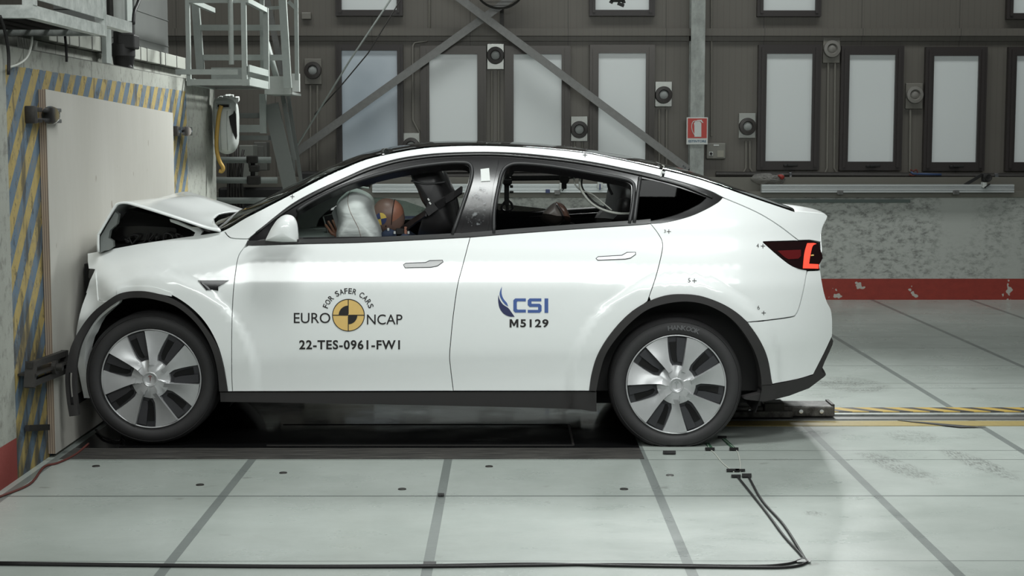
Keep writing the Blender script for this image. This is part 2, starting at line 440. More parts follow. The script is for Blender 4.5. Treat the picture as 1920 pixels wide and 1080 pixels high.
bd = (0.062, 0.06, 0.09)
window(1, 643, 95, 745, 312, (0.06, 0.06, 0.06), 'tall window with a bluish pane, first of the lower row beside the ladders', sp2.m)
window(2, 806, 102, 895, 312, (0.09, 0.085, 0.06), 'frosted window crossed by the rising brace, second of the lower row', fm=frame_m2)
window(3, 963, 102, 1053, 312, (0.09, 0.085, 0.06), 'frosted window crossed by the falling brace, right of the high round fitting', fm=frame_m2)
window(4, 1121, 100, 1211, 318, (0.09, 0.085, 0.06), 'frosted window just left of the galvanised column', fm=frame_m2)
window(5, 1434, 101, 1523, 302, (0.085, 0.09, 0.09), 'dark framed window with handle, first one right of the extinguisher sign', handle=True)
window(6, 1588, 103, 1678, 303, (0.085, 0.09, 0.09), 'dark framed window with handle, second one right of the extinguisher sign', handle=True)
window(7, 1745, 105, 1834, 304, (0.085, 0.09, 0.09), 'dark framed window with handle, above the black camera on the pipe', handle=True)
window(8, 1899, 105, 1985, 304, (0.085, 0.09, 0.09), 'dark framed window cut by the right edge of the picture', handle=True)
window(9, 641, -170, 743, 19, (0.06, 0.06, 0.06), 'upper window above the bluish pane')
window(10, 1116, -170, 1218, 19, (0.06, 0.06, 0.06), 'upper window behind the small black hanging lamp')
window(11, 1430, -170, 1531, 20, (0.06, 0.06, 0.06), 'upper window above the first window right of the sign')
window(12, 1897, -170, 1998, 25, (0.06, 0.06, 0.06), 'upper window cut by the top right corner of the picture')

# =================================================================== things on the far wall
M['galv'] = None
g = N('galvanised_steel'); n = g.noise(9, 5, 0.7, (1, 1, 0.6))
g.set(Base_Color=g.ramp(n, [(0.3, lin((132, 136, 132))), (0.7, lin((176, 180, 176)))]), Roughness=0.5, Metallic=0.35); M['galv'] = g.m
g = N('galvanised_steel_lit_tone'); n = g.noise(14, 5, 0.7)
g.set(Base_Color=g.ramp(n, [(0.35, lin((178, 184, 180))), (0.7, lin((222, 226, 222)))]), Roughness=0.45, Metallic=0.15); M['galv_lit'] = g.m  # same steel lightened for the near platform, light put into the colour
a = P(1293, 330, YW - 0.18); b = P(1323, 0, YW - 0.18)
bm = bmesh.new(); x0, x1 = a.x, b.x
bx(bm, x0, x1, YW - 0.18, YW - 0.165, 0, 6); bx(bm, x0, x1, YW - 0.03, YW - 0.015, 0, 6)
bx(bm, (x0 + x1) / 2 - 0.006, (x0 + x1) / 2 + 0.006, YW - 0.165, YW - 0.03, 0, 6)
tag(obj('steel_column', bm, M['galv']), 'mottled galvanised steel column behind the extinguisher sign', 'column')
def brace(p, q, Y, label, w=0.072):
    a = P(*p, Y); b = P(*q, Y); bm = bmesh.new(); bar(bm, a, b, 0.012, w, Vector((0, 0, 1)))
    d = (b - a).normalized(); up = Vector((-d.z, 0, d.x))
    if up.z < 0: up = -up
    bar(bm, a + up * w / 2 + Vector((0, .03, 0)), b + up * w / 2 + Vector((0, .03, 0)), 0.07, 0.01, up)
    e = empty('diagonal_brace', a, label, 'brace')
    obj('angle_bar', bm, M['steel'], e)
    bm = bmesh.new()
    for t in (0.012, 0.02): 
        c = a.lerp(b, 1 - t); lathe(bm, [(0.011, -0.02), (0.011, 0.0)], (c.x, c.y, c.z), 'y', 8)
    obj('bolt', bm, M['chrome'], e)
brace((545, 294), (985, -22), YW - 0.19, 'diagonal steel brace rising to the right across the wall')
brace((838, -20), (1290, 318), YW - 0.30, 'diagonal steel brace falling to the foot of the galvanised column')
def speaker(px, py, w, label, plate_c, ring_m, cone_m, flip=0):
    c = P(px, py, YW - 0.03); k = 15.95 / FPX
    hw = 16 * k; e = empty('wall_fitting', (c.x, YW, c.z), label, 'round wall fitting', 'round fittings on square plates')
    top, bot = (25 * k, 22 * k) if not flip else (22 * k, 26 * k)
    bm = bmesh.new(); bx(bm, c.x - hw, c.x + hw, YW - 0.036, YW, c.z - bot, c.z + top, 0.004)
    obj('plate', bm, plate_c, e)
    bm = bmesh.new(); R = 16.2 * k
    lathe(bm, [(R, 0), (R, -0.03), (R * .95, -0.045), (R * .62, -0.05), (R * .5, -0.03), (R * .5, 0)], (c.x, YW - 0.036, c.z), 'y', 36)
    obj('ring', bm, ring_m, e, 40)
    bm = bmesh.new(); lathe(bm, [(0, -0.05), (R * .3, -0.047), (R * .52, -0.035), (R * .52, 0)], (c.x, YW - 0.03, c.z), 'y', 28)
    obj('lens', bm, cone_m, e, 40)
    return c
pl = mat('pale_fitting_plate', (168, 170, 165), 0.25, metal=0.5); pd = mat('grey_fitting_plate', (120, 117, 110), 0.4)
rg = mat('dark_rubber_ring', (58, 54, 52), 0.4); cn = mat('white_fitting_lens', (150, 153, 151), 0.8); cg = mat('grey_fitting_ring', (128, 125, 120), 0.4)
SPK = [(587, 132, 'round fitting with dark ring on a plate beside the ladder platform', pd, rg, cn, 1),
       (929, 104, 'round fitting high between the second and third windows', pl, rg, cn, 1),
       (771, 274, 'round fitting half hidden behind the car roof', pl, rg, cn, 0),
       (1086, 243, 'round fitting low between the third and fourth windows', pl, rg, cn, 0),
       (1244, 178, 'round fitting left of the galvanised column', pl, rg, cn, 0),
       (1401, 237, 'round fitting right of the extinguisher sign', pl, rg, cn, 0),
       (1559, 92, 'plain grey round fitting high between two dark windows', pd, cg, cg, 1),
       (1714, 178, 'plain grey round fitting left of the window above the black camera', pd, cg, cg, 1)]
for q in SPK: speaker(q[0], q[1], 16, *q[2:])
# conduits
def conduit(pts, label, r=0.012, m=None, name='conduit_pipe', Y=YW - 0.02, grp='thin conduits on the wall'):
    bm = bmesh.new(); tube(bm, [P(a, b, Y) for a, b in pts], r, 8)
    tag(obj(name, bm, m or pd, None, 40), label, 'pipe', grp)
cond = [([(582, 160), (582, 320)], 'left conduit below the round fitting beside the ladder platform'),
        ([(595, 160), (595, 320)], 'right conduit below the round fitting beside the ladder platform'),
        ([(805, -10), (805, 70), (800, 77), (778, 80), (774, 86), (774, 225), (787, 250), (788, 275)], 'bent conduit dropping to the fitting behind the car roof'),
        ([(922, 133), (922, 290)], 'left conduit below the fitting between second and third windows'),
        ([(935, 133), (935, 290)], 'right conduit below the fitting between second and third windows'),
        ([(1077, 266), (1077, 300)], 'left conduit below the low fitting between third and fourth windows'),
        ([(1092, 266), (1092, 300)], 'right conduit below the low fitting between third and fourth windows'),
        ([(1236, 205), (1236, 320)], 'left conduit below the fitting beside the galvanised column'),
        ([(1250, 205), (1250, 320)], 'right conduit below the fitting beside the galvanised column'),
        ([(1334, -10), (1334, 255)], 'tall conduit just right of the extinguisher sign'),
        ([(1399, 264), (1399, 315), (1394, 324)], 'left bent conduit below the fitting right of the sign'),
        ([(1406, 264), (1406, 315), (1412, 324)], 'right bent conduit below the fitting right of the sign'),
        ([(1553, 118), (1551, 315), (1547, 325)], 'left bent conduit below the high plain fitting'),
        ([(1566, 118), (1564, 315), (1570, 325)], 'right bent conduit below the high plain fitting'),
        ([(1707, 206), (1706, 322)], 'single conduit below the plain fitting near the camera')]
for p_, l_ in cond: conduit(p_, l_)
# pipes along the ledge
conduit([(560, 333), (1295, 328)], 'dark pipe along the ledge seen through the car windows', 0.03, M['dsteel'], 'ledge_pipe', YW - 0.12, 'dark pipes along the ledge')
conduit([(1342, 327), (2050, 331)], 'dark pipe along the ledge under the right hand windows', 0.03, M['dsteel'], 'ledge_pipe', YW - 0.12, 'dark pipes along the ledge')
conduit([(560, 324), (1295, 320)], 'thin dark pipe above the thicker pipe behind the car windows', 0.015, M['dsteel'], 'ledge_pipe', YW - 0.10, 'dark pipes along the ledge')
# aluminium rails
alu = mat('brushed_aluminium', (196, 200, 200), 0.4, metal=0.3); aw = mat('white_light_rail', (214, 220, 220), 0.35, metal=0.1)
def rail(px0, py0, px1, py1, Y, label, m, clips):
    a = P(px0, py1, Y); b = P(px1, py0, Y); e = empty('aluminium_rail', (a.x, Y, a.z), label, 'aluminium rail', 'aluminium rails on the ledge')
    h = b.z - a.z; bm = bmesh.new(); bx(bm, a.x, b.x, Y + 0.012, Y + 0.07, a.z, b.z)
    for f0, f1 in ((0, .22), (.30, .52), (.60, .70), (.78, 1)): bx(bm, a.x, b.x, Y, Y + 0.012, a.z + h * f0, a.z + h * f1)
    obj('profile', bm, m, e)
    for cx in clips:
        c = P(cx, py1, Y); bm = bmesh.new(); bx(bm, c.x - 0.03, c.x + 0.03, Y - 0.02, Y + 0.0, a.z - 0.02, a.z + h * .25, 0.004); bx(bm, c.x - 0.012, c.x + 0.012, Y - 0.03, Y - 0.02, a.z, a.z + 0.02)
        obj('clip', bm, M['steel'], e)
rail(698, 345, 1146, 361, YL - 0.10, 'white ribbed aluminium rail seen through the car windows', aw, (1045,))
rail(1428, 346, 1902, 361, YL - 0.10, 'grey ribbed aluminium rail on the ledge right of the car', alu, (1575, 1792))
bm = bmesh.new(); a = P(1385, 380, YL - 0.02); b = P(1707, 374, YL - 0.02); bx(bm, a.x, b.x, YL - 0.02, YL + 0.0, a.z, b.z)
tag(obj('green_strip', bm, mat('grey_green_strip', (96, 108, 104), 0.5)), 'thin grey-green strip on the low wall above the car boot', 'strip')
# sign
Y = YW - 0.2
def flat(bm, pts, Y): bm.faces.new([bm.verts.new(P(a, b, Y)) for a, b in pts])
e = empty('extinguisher_sign', P(1308, 270, Y), 'red fire extinguisher sign reading ESTINTORE on the column', 'sign')
bm = bmesh.new(); a = P(1287, 271, Y); b = P(1327.5, 220, Y); bx(bm, a.x, b.x, Y, Y + 0.012, a.z, b.z, 0.003); obj('sign_plate', bm, M['white'], e)
bm = bmesh.new(); a = P(1289.3, 259, Y); b = P(1325.5, 222, Y); bx(bm, a.x, b.x, Y - 0.002, Y, a.z, b.z); obj('red_panel', bm, mat('sign_red', (182, 62, 54), 0.4), e)
bm = bmesh.new(); yy = Y - 0.004
prism(bm, [P(a, b, yy) for a, b in [(1302, 256.5), (1302, 236), (1301, 231), (1304, 227.5), (1312, 227.5), (1315, 231), (1315, 256.5)]], (0, .002, 0))
prism(bm, [P(a, b, yy) for a, b in [(1307, 227), (1307, 225), (1316, 224.5), (1316, 226), (1319, 230), (1317.5, 230.5), (1313, 227)]], (0, .002, 0))
tube(bm, [P(v[0], v[1], yy) for v in cr([(1307, 226.5, 0), (1300, 228, 0), (1297, 235, 0), (1298, 245, 0), (1302, 253, 0)], 6)], 0.004, 6)
obj('extinguisher_symbol', bm, M['white'], e)
def flat_text(s, x0, y0, x1, y1, Y, bold=0.0):
    vs, fs = fit_text(s, x0, y0, x1, y1, bold); bm = bmesh.new(); bv = [bm.verts.new(P(a, b, Y)) for a, b in vs]
    for f in fs:
        try: bm.faces.new([bv[i] for i in f])
        except ValueError: pass
    return bm
bm = flat_text('ESTINTORE', 1291, 262.5, 1324, 267, Y - 0.002, 0.02); obj('lettering', bm, mat('sign_blue', (52, 92, 120), 0.5), e)
# switch box
Y = YW - 0.07; e = empty('switch_box', P(1344, 298, Y), 'grey switch box with black rotary knob right of the column', 'switch box')
a = P(1324.5, 298, Y); b = P(1361, 268, Y); bm = bmesh.new(); bx(bm, a.x, b.x, Y, YW, a.z, b.z, 0.01); obj('housing', bm, mat('switch_box_grey', (126, 125, 118), 0.45), e)
a = P(1345, 294.5, Y); b = P(1357, 282, Y); bm = bmesh.new(); bx(bm, a.x, b.x, Y - 0.006, Y, a.z, b.z); obj('cover_plate', bm, mat('cream_plate', (148, 146, 134), 0.4), e)
c = P(1333, 288, Y); bm = bmesh.new(); bx(bm, c.x - 0.02, c.x + 0.02, Y - 0.006, Y, c.z - 0.02, c.z + 0.02); kp = obj('knob_plate', bm, M['white'], e)
bm = bmesh.new(); lathe(bm, [(0.014, 0), (0.013, -0.02), (0, -0.02)], (c.x, Y - 0.006, c.z), 'y', 16); bx(bm, c.x - 0.003, c.x + 0.003, Y - 0.035, Y - 0.02, c.z - 0.018, c.z + 0.012); obj('knob', bm, M['dark'], kp)
a = P(1338, 273.5, Y); b = P(1348, 271, Y); bm = bmesh.new(); bx(bm, a.x, b.x, Y - 0.004, Y, a.z, b.z); obj('nameplate', bm, M['white'], e)
# plastic bag, clamp, camera on the pipe
bagm = N('clear_plastic_bag'); bagm.set(Base_Color=lin((170, 168, 164)), Roughness=0.15, Alpha=0.45); bagm.bump(bagm.noise(35, 4), 1.0, 0.02)
bm = bmesh.new(); pillow(bm, px_outline([(1408, 336), (1418, 327), (1438, 325), (1455, 329), (1468, 327), (1471, 336), (1462, 345), (1440, 344), (1424, 346)], YL + 0.1), YL + 0.1, 0.10, 0.08)
for v in bm.verts: v.co += Vector((random.uniform(-1, 1), random.uniform(-1, 1), random.uniform(-1, 1))) * 0.009
e = empty('plastic_bag', P(1440, 345, YL + 0.1), 'crumpled clear plastic bag lying on the ledge', 'plastic bag')
obj('bag_film', bm, bagm.m, e, True)
bm = bmesh.new(); pillow(bm, px_outline([(1458, 329), (1466, 327), (1471, 332), (1466, 337)], YL + 0.02), YL + 0.02, 0.03, 0.03, 4); obj('red_cap', bm, M['red'], e, True)
c = P(1482, 330, YW - 0.15); bm = bmesh.new(); bx(bm, c.x - 0.012, c.x + 0.012, c.y - 0.012, c.y, c.z - 0.09, c.z + 0.03); lathe(bm, [(0.045, -0.012), (0.045, 0.012)], (c.x, c.y + 0.03, c.z), 'x', 20); lathe(bm, [(0.008, -0.01), (0.008, 0)], (c.x, c.y - 0.012, c.z - 0.05), 'y', 8)
tag(obj('pipe_clamp', bm, M['chrome'], None, 40), 'bright pipe clamp on the ledge pipe beside the plastic bag', 'clamp')
c = P(1868, 332, YW - 0.15); bm = bmesh.new(); bx(bm, c.x - 0.018, c.x + 0.018, c.y - 0.012, c.y, c.z - 0.06, c.z + 0.03); lathe(bm, [(0.045, -0.018), (0.045, 0.018)], (c.x, c.y + 0.03, c.z), 'x', 20)
tag(obj('pipe_clamp', bm, M['chrome'], None, 40), 'bright pipe clamp on the ledge pipe right of the black camera', 'clamp')
Yk = YL - 0.05; e = empty('small_camera', P(1845, 345, Yk), 'small black camera with slanted arm clipped on the right hand rail', 'camera')
bm = bmesh.new(); a = P(1840, 341, Yk); b = P(1856, 325, Yk); bx(bm, a.x, b.x, Yk - 0.06, Yk + 0.03, a.z, b.z, 0.02); lathe(bm, [(0.03, 0), (0.034, -0.05), (0.026, -0.05), (0.0, -0.03)], ((a.x + b.x) / 2, Yk - 0.06, (a.z + b.z) / 2), 'y', 18); obj('camera_body', bm, M['dark'], e, 40)
bm = bmesh.new(); bar(bm, P(1809, 347, Yk), P(1842, 327, Yk), 0.025, 0.03); obj('arm', bm, M['dark'], e)
bm = bmesh.new(); a = P(1841, 352, Yk - 0.06); b = P(1849, 342, Yk - 0.06); bx(bm, a.x, b.x, Yk - 0.09, Yk - 0.02, a.z, b.z, 0.004); obj('bracket', bm, M['white'], e); bm = bmesh.new(); bar(bm, P(1846, 352, Yk - .09), P(1856, 345, Yk - .09), .012); obj('lever', bm, M['dark'], e)
bm = bmesh.new(); tube(bm, [P(a, b, YW - 0.2) for a, b in [(1708, 322), (1712, 326), (1735, 326.5), (1765, 327.5)]], 0.012, 8); obj_ = tag(obj('blue_cable', bm, mat('blue_cable_sheath', (58, 76, 112), 0.5), None, True), 'blue cable lying on the ledge pipe under the dark windows', 'cable')
bm = bmesh.new(); tube(bm, [P(v[0], v[1], YW - 0.2) for v in cr([(1707, 318, 0), (1712, 321, 0), (1718, 318, 0), (1720, 325, 0), (1712, 329, 0), (1705, 327, 0)], 6)], 0.008, 8); tag(obj('wire_knot', bm, M['rust'], None, True), 'knotted brown wire at the left end of the blue cable', 'wire')
# big CSI letters on the low wall, seen through the driver's window
e = empty('wall_lettering', P(760, 430, YL), 'blue block lettering on the low wall seen through the driver side window', 'lettering')
def pxrects(rects, Y, th=0.004):
    bm = bmesh.new()
    for x0, y0, x1, y1 in rects:
        a = P(x0, y1, Y); b = P(x1, y0, Y); bx(bm, a.x, b.x, Y, Y + th, a.z, b.z)
    return bm
wl = mat('wall_lettering_blue', (92, 92, 128), 0.6)
obj('letter_c', pxrects([(702, 405, 744, 413), (702, 413, 712, 447), (702, 439, 744, 447)], YL - 0.004), wl, e)
obj('letter_s', pxrects([(748, 405, 784, 413.5), (748, 413.5, 756, 422), (748, 422, 786, 430), (778, 430, 786, 439), (748, 439, 786, 447)], YL - 0.004), wl, e)
obj('letter_i', pxrects([(790, 405, 800, 447)], YL - 0.004), wl, e)
# hanging things at the top of the picture
e = empty('hanging_lamp', P(1158, 6, 13.0), 'small black lamp hanging before the upper window', 'lamp')
bm = bmesh.new(); c = P(1158, 0, 13.0); bx(bm, c.x - 0.055, c.x + 0.05, 12.95, 13.05, c.z - 0.015, c.z + 0.10, 0.012); obj('housing', bm, M['dark'], e)
bm = bmesh.new(); bar(bm, P(1145, 6, 13), P(1147, 2, 13), 0.03); bar(bm, P(1158, 6, 13), P(1170, 11, 13), 0.025); bar(bm, P(1166, 4, 13), P(1172, 2, 13), 0.03); obj('clamp', bm, M['dark'], e)
bm = bmesh.new(); bar(bm, c + Vector((0, 0, 0.1)), c + Vector((0, 0, 2.0)), 0.02); obj('rod', bm, M['dark'], e)
c = P(937, -34, YW - 0.35); bm = bmesh.new(); R = 51 * 15.8 / FPX
lathe(bm, [(R, 0), (R, -0.05), (R * .93, -0.07), (R * .93, 0)], (c.x, c.y, c.z), 'y', 48, True)
for k in range(8):
    z = c.z - R + 0.03 * (k + 1) * 1.2; h = math.sqrt(max(0.001, (R * .93) ** 2 - (z - c.z) ** 2)); bar(bm, (c.x - h, c.y - 0.03, z), (c.x + h, c.y - 0.03, z), 0.006)
tag(obj('round_fan_guard', bm, M['dsteel'], None, 40), 'large round dark grille at the top above the crossing braces', 'grille')
bm = bmesh.new(); a = P(941, 60, YW - 0.1); b = P(938, 15, YW - 0.1); bar(bm, P(941, 62, YW - .1), P(941, 10, YW - .1), 0.04); tag(obj('grille_bracket', bm, M['dsteel']), 'short dark post below the round grille', 'post')
for (pts, r, lb) in [([(742, -15), (658, 110), (545, 293)], 0.0085, 'pale taut wire rope slanting down to the ladder foot'), ([(760, -15), (690, 100), (640, 160), (590, 215)], 0.006, 'thin dark slack rope beside the pale wire rope')]:
    bm = bmesh.new(); tube(bm, [P(a, b, 14.6 if r > .008 else 14.9) for a, b in pts], r, 8); tag(obj('wire_rope', bm, M['greypaint'] if r > 0.008 else M['dsteel'], None, True), lb, 'rope', 'slanting ropes before the first window')

def rail_bracket(px, py, lever_m, label):
    Y = YL - 0.115; e = empty('rail_bracket', P(px, py, Y), label, 'bracket', 'white brackets on the rail behind the car')
    a = P(px - 5, py + 6, Y); c_ = P(px + 5, py - 6, Y); bm = bmesh.new(); bx(bm, a.x, c_.x, Y - .03, Y + .0, a.z, c_.z, .004); obj('bracket_plate', bm, M['white'], e)
    bm = bmesh.new(); bar(bm, P(px, py + 9, Y - .045), P(px + (8 if lever_m is M['dark'] else 0), py - 2, Y - .045), .012); obj('lever', bm, lever_m, e)
rail_bracket(1054, 349, M['dark'], 'white bracket with black lever on the rail, left one seen through the rear window')
rail_bracket(1125, 347, M['sblue'], 'white bracket with blue lever on the rail, right one seen through the rear window')
a = P(1023, 362, YL - .115); c_ = P(1031, 355, YL - .115); bm = bmesh.new(); bx(bm, a.x, c_.x, YL - .125, YL - .105, a.z, c_.z, .003); tag(obj('blue_clip', bm, M['sblue']), 'small blue square clip on the white rail behind the rear window', 'clip')
a = P(565, 36, YW - .05); c_ = P(583, 23, YW - .05); bm = bmesh.new(); bx(bm, a.x, c_.x, YW - .05, YW, a.z, c_.z, .008); tag(obj('wall_box', bm, pd), 'small grey box high on the wall right of the far platform', 'box')

# =================================================================== the car
def sstep(a, b, x):
    t = max(0.0, min(1.0, (x - a) / (b - a))); return t * t * (3 - 2 * t)
WT = [(-.2, .88), (.15, .905), (.28, .920), (.36, .927), (.44, .940), (.51, .953), (.60, .961), (.72, .965), (.80, .9645), (.85, .9625), (.88, .9575), (.915, .9489), (.95, .9403), (.985, .9317),
      (1.04, .914), (1.10, .889), (1.2, .853), (1.3, .797), (1.4, .733), (1.5, .655), (1.57, .592), (1.65, .51), (1.8, .35)]
def wz(z):
    z = max(WT[0][0], min(WT[-1][0] - 1e-4, z))
    for i in range(len(WT) - 1):
        if WT[i + 1][0] > z: break
    def sl(k):
        k0, k1 = max(0, k - 1), min(len(WT) - 1, k + 1)
        return (WT[k1][1] - WT[k0][1]) / (WT[k1][0] - WT[k0][0])
    x0, y0 = WT[i]; x1, y1 = WT[i + 1]; h = x1 - x0; t = (z - x0) / h
    return ((2 * t ** 3 - 3 * t * t + 1) * y0 + (t ** 3 - 2 * t * t + t) * h * sl(i) + (-2 * t ** 3 + 3 * t * t) * y1 + (t ** 3 - t * t) * h * sl(i + 1))
def at_side(px, py, w):
    return P(px, py, YC - w)
_f = P(283, 711, 8.26); _r = P(1267, 720, 8.26)
WHEELS = [(_f.x, 0.362), (_r.x, 0.334)]
def wbody(x, z):
    zz = z
    if z < 0.75: zz = z - 0.03 * x * sstep(0.75, 0.5, z)      # lower crease rises towards the rear
    w = wz(zz)
    if x < -1.3:                                               # fender rolls over to the bonnet
        zt = 1.0 + (x + 2.25) * 0.14; d = z - (zt - 0.16)
        if d > 0: w -= 0.16 * (d / 0.2) ** 2 * sstep(-1.3, -1.7, x)
    if x < -1.75: w -= 0.20 * ((-1.75 - x) / 0.6) ** 2.2
    if x > 0.95: w -= 0.27 * ((x - 0.95) / 0.85) ** 2.6
    for xc, zc in WHEELS:
        r = math.hypot(x - xc, z - zc)
        if r < 0.75: w += 0.017 * sstep(0.59, 0.54, r) + 0.005 * sstep(0.75, 0.56, r)
    if x < -1.9:                                               # crumpled corner
        k = sstep(-1.9, -2.1, x) * sstep(0.55, 0.68, z) * sstep(0.98, 0.86, z)
        w += k * (0.016 * math.sin(21 * x + 9 * z) + 0.011 * math.sin(37 * z - 25 * x + 1))
    return w
def nbody(x, z):
    e = 0.004
    n = Vector(((-(wbody(x + e, z) - wbody(x - e, z)) / (2 * e)), -1.0, -(wbody(x, z + e) - wbody(x, z - e)) / (2 * e)))
    return n.normalized()
def B(px, py, off=0.0):
    d = ray(px, py); Y = 8.3
    for _ in range(14):
        p = O + d * (Y / d.y); Y = 0.35 * Y + 0.65 * (YC - wbody(p.x, p.z) - off)
    p = O + d * (Y / d.y)
    if p.x < XPLY + 0.006: p.x = XPLY + 0.006
    return p
def inside(x, y, poly):
    c = False; j = len(poly) - 1
    for i in range(len(poly)):
        xi, yi = poly[i]; xj, yj = poly[j]
        if (yi > y) != (yj > y) and x < (xj - xi) * (y - yi) / (yj - yi) + xi: c = not c
        j = i
    return c
def densify(poly, step):
    out = []
    for i in range(len(poly)):
        a, b = poly[i], poly[(i + 1) % len(poly)]; L = math.hypot(b[0] - a[0], b[1] - a[1]); n = max(1, int(math.ceil(L / step)))
        for k in range(n): out.append((a[0] + (b[0] - a[0]) * k / n, a[1] + (b[1] - a[1]) * k / n))
    return out
def inset_poly(poly, d):
    if not d: return poly
    A = sum(poly[i][0] * poly[(i + 1) % len(poly)][1] - poly[(i + 1) % len(poly)][0] * poly[i][1] for i in range(len(poly)))
    sg = 1 if A > 0 else -1; out = []
    for i in range(len(poly)):
        a, b, c = poly[i - 1], poly[i], poly[(i + 1) % len(poly)]
        n1 = Vector((-(b[1] - a[1]), b[0] - a[0])); n2 = Vector((-(c[1] - b[1]), c[0] - b[0]))
        n = (n1.normalized() if n1.length > 1e-9 else n1) + (n2.normalized() if n2.length > 1e-9 else n2)
        if n.length < 1e-6: out.append(b); continue
        n.normalize(); out.append((b[0] + n.x * d * sg, b[1] + n.y * d * sg))
    return out
def pdist(x, y, loop):
    m = 1e9
    for i in range(len(loop)):
        a, b = loop[i], loop[(i + 1) % len(loop)]; dx, dy = b[0] - a[0], b[1] - a[1]; L = dx * dx + dy * dy
        t = 0 if L < 1e-12 else max(0, min(1, ((x - a[0]) * dx + (y - a[1]) * dy) / L))
        m = min(m, (x - a[0] - t * dx) ** 2 + (y - a[1] - t * dy) ** 2)
    return math.sqrt(m)
def panel(name, outline, m, parent, holes=(), off=0.0, inset=0.7, step=11, thick=0.02, far=None, farparent=None, bulge=0.0):
    """sheet-metal part: an outline laid on the body surface, with folded-in edges"""
    loops = [inset_poly(densify(outline, step), inset)] + [densify(h, step) for h in holes]
    pts = []; edges = []
    for lp in loops:
        s0 = len(pts); pts += lp; edges += [(s0 + i, s0 + (i + 1) % len(lp)) for i in range(len(lp))]
    nb = len(pts)
    xs = [p[0] for p in loops[0]]; ys = [p[1] for p in loops[0]]; ix = min(xs)
    row = 0
    while ix < max(xs):
        iy = min(ys) + (step / 2 if row % 2 else 0)
        while iy < max(ys):
            if inside(ix, iy, loops[0]) and not any(inside(ix, iy, h) for h in loops[1:]) and min(pdist(ix, iy, l) for l in loops) > step * 0.45: pts.append((ix, iy))
            iy += step
        ix += step * 0.87; row += 1
    vo, eo, fo, ov, oe, of = delaunay_2d_cdt([Vector(p) for p in pts], edges, [], 0, 1e-5)
    tri = []
    for f in fo:
        cx = sum(vo[i][0] for i in f) / 3; cy = sum(vo[i][1] for i in f) / 3
        if inside(cx, cy, loops[0]) and not any(inside(cx, cy, h) for h in loops[1:]): tri.append(tuple(f))
    V = []; NN = []
    for v in vo:
        o = off + (bulge * min(1.0, min(pdist(v[0], v[1], l) for l in loops) / 10.0) if bulge else 0)
        p = B(v[0], v[1], o); V.append(p); NN.append(nbody(p.x, p.z))
    F = []
    cnt = {}
    for t in tri:
        a, b, c = (V[i] for i in t)
        if (b - a).cross(c - a).dot(NN[t[0]]) < 0: t = t[::-1]
        F.append(t)
        for i in range(3): cnt[(t[i], t[(i + 1) % 3])] = cnt.get((t[i], t[(i + 1) % 3]), 0) + 1
    bd = [e for e in cnt if (e[1], e[0]) not in cnt]
    newf = {}; newb = {}
    tang = {}
    for a, b in bd:
        d = (V[b] - V[a]); o = d.cross(NN[a]);
        o = o.normalized() if o.length > 1e-9 else NN[a]
        for q in (a, b): tang[q] = tang.get(q, Vector((0, 0, 0))) + o
    for q, o in tang.items():
        o = o.normalized() if o.length > 1e-6 else NN[q]
        newf[q] = len(V); V.append(V[q].copy()); NN.append(o)
        newb[q] = len(V); V.append(V[q] - NN[q] * thick); NN.append(o)
    for a, b in bd: F.append((newf[b], newf[a], newb[a], newb[b]))
    res = []
    sides = [(1, parent)]
    if far is not False: sides.append((-1, farparent or parent))
    for sg, par in sides:
        if sg > 0: vv, ff, nn = V, F, NN
        else:
            vv = [Vector((v.x, 2 * YC - v.y, v.z)) for v in V]; ff = [f[::-1] for f in F]; nn = [Vector((n.x, -n.y, n.z)) for n in NN]
        me = bpy.data.meshes.new(name); me.from_pydata([tuple(v) for v in vv], [], ff); me.update()
        for p in me.polygons: p.use_smooth = True
        me.normals_split_custom_set_from_vertices([tuple(n) for n in nn])
        res.append(link(name, me, m, par))
    return res
def poly2(*a): return [tuple(p) for p in a]
def c2(pts, n=5): return [(v[0], v[1]) for v in cr([(p[0], p[1], 0) for p in pts], n)]

CAR = empty('car', (-0.3, YC, 0), 'white crashed five-door car with its crumpled nose against the plywood', 'car')
# ---- outline curves, front to back
RAIL_TOP = c2([(410, 436), (430, 427), (458, 410), (483, 397), (543, 366), (583, 345), (617, 328), (657, 310.5), (690, 298), (730, 288.5), (783, 279), (832, 274.5), (890, 273), (960, 274.5), (1033, 279.5), (1100, 287), (1150, 297), (1180, 303), (1220, 312.5), (1247, 319), (1297, 331), (1347, 347), (1397, 365), (1447, 382), (1490, 396.5)])
RAIL_LOW = c2([(466, 447.5), (487.5, 430), (519, 404), (550, 381), (592, 358), (650, 331.5), (690, 314), (740, 299), (790, 290.5), (840, 286.5), (907, 285), (960, 286.5), (1000, 289.5), (1050, 295), (1117, 305), (1167, 315), (1220, 326), (1280, 342), (1330, 358), (1355, 370.5)])
BELT = c2([(1220, 419.5), (1191, 422), (1100, 428), (1023, 433.5), (950, 439), (882, 444.5), (780, 450), (668, 455), (559, 457.5), (464, 460.5)])
QTR = c2([(1355, 370.5), (1345, 380), (1320, 394), (1290, 406.5), (1250, 416.5), (1220, 419.5)])
ARCH_R = c2([(1105, 733), (1110, 700), (1121.5, 664), (1145, 626), (1178, 590), (1213, 567), (1246, 555), (1276, 552), (1311, 555), (1347, 567), (1376, 583), (1400, 604), (1424, 638), (1439, 673), (1447.5, 721)])
ARCH_RI = c2([(1118, 733), (1124.5, 700), (1136, 664), (1160, 629), (1190, 598), (1222, 577), (1270, 566), (1311, 568), (1347, 581.5), (1376, 602), (1400, 632), (1418, 667), (1427, 706), (1428, 732)])
ARCH_F = c2([(226, 546), (250, 541), (285, 541), (317, 551), (353, 573), (384, 604), (407, 645), (420, 690), (426, 734)])
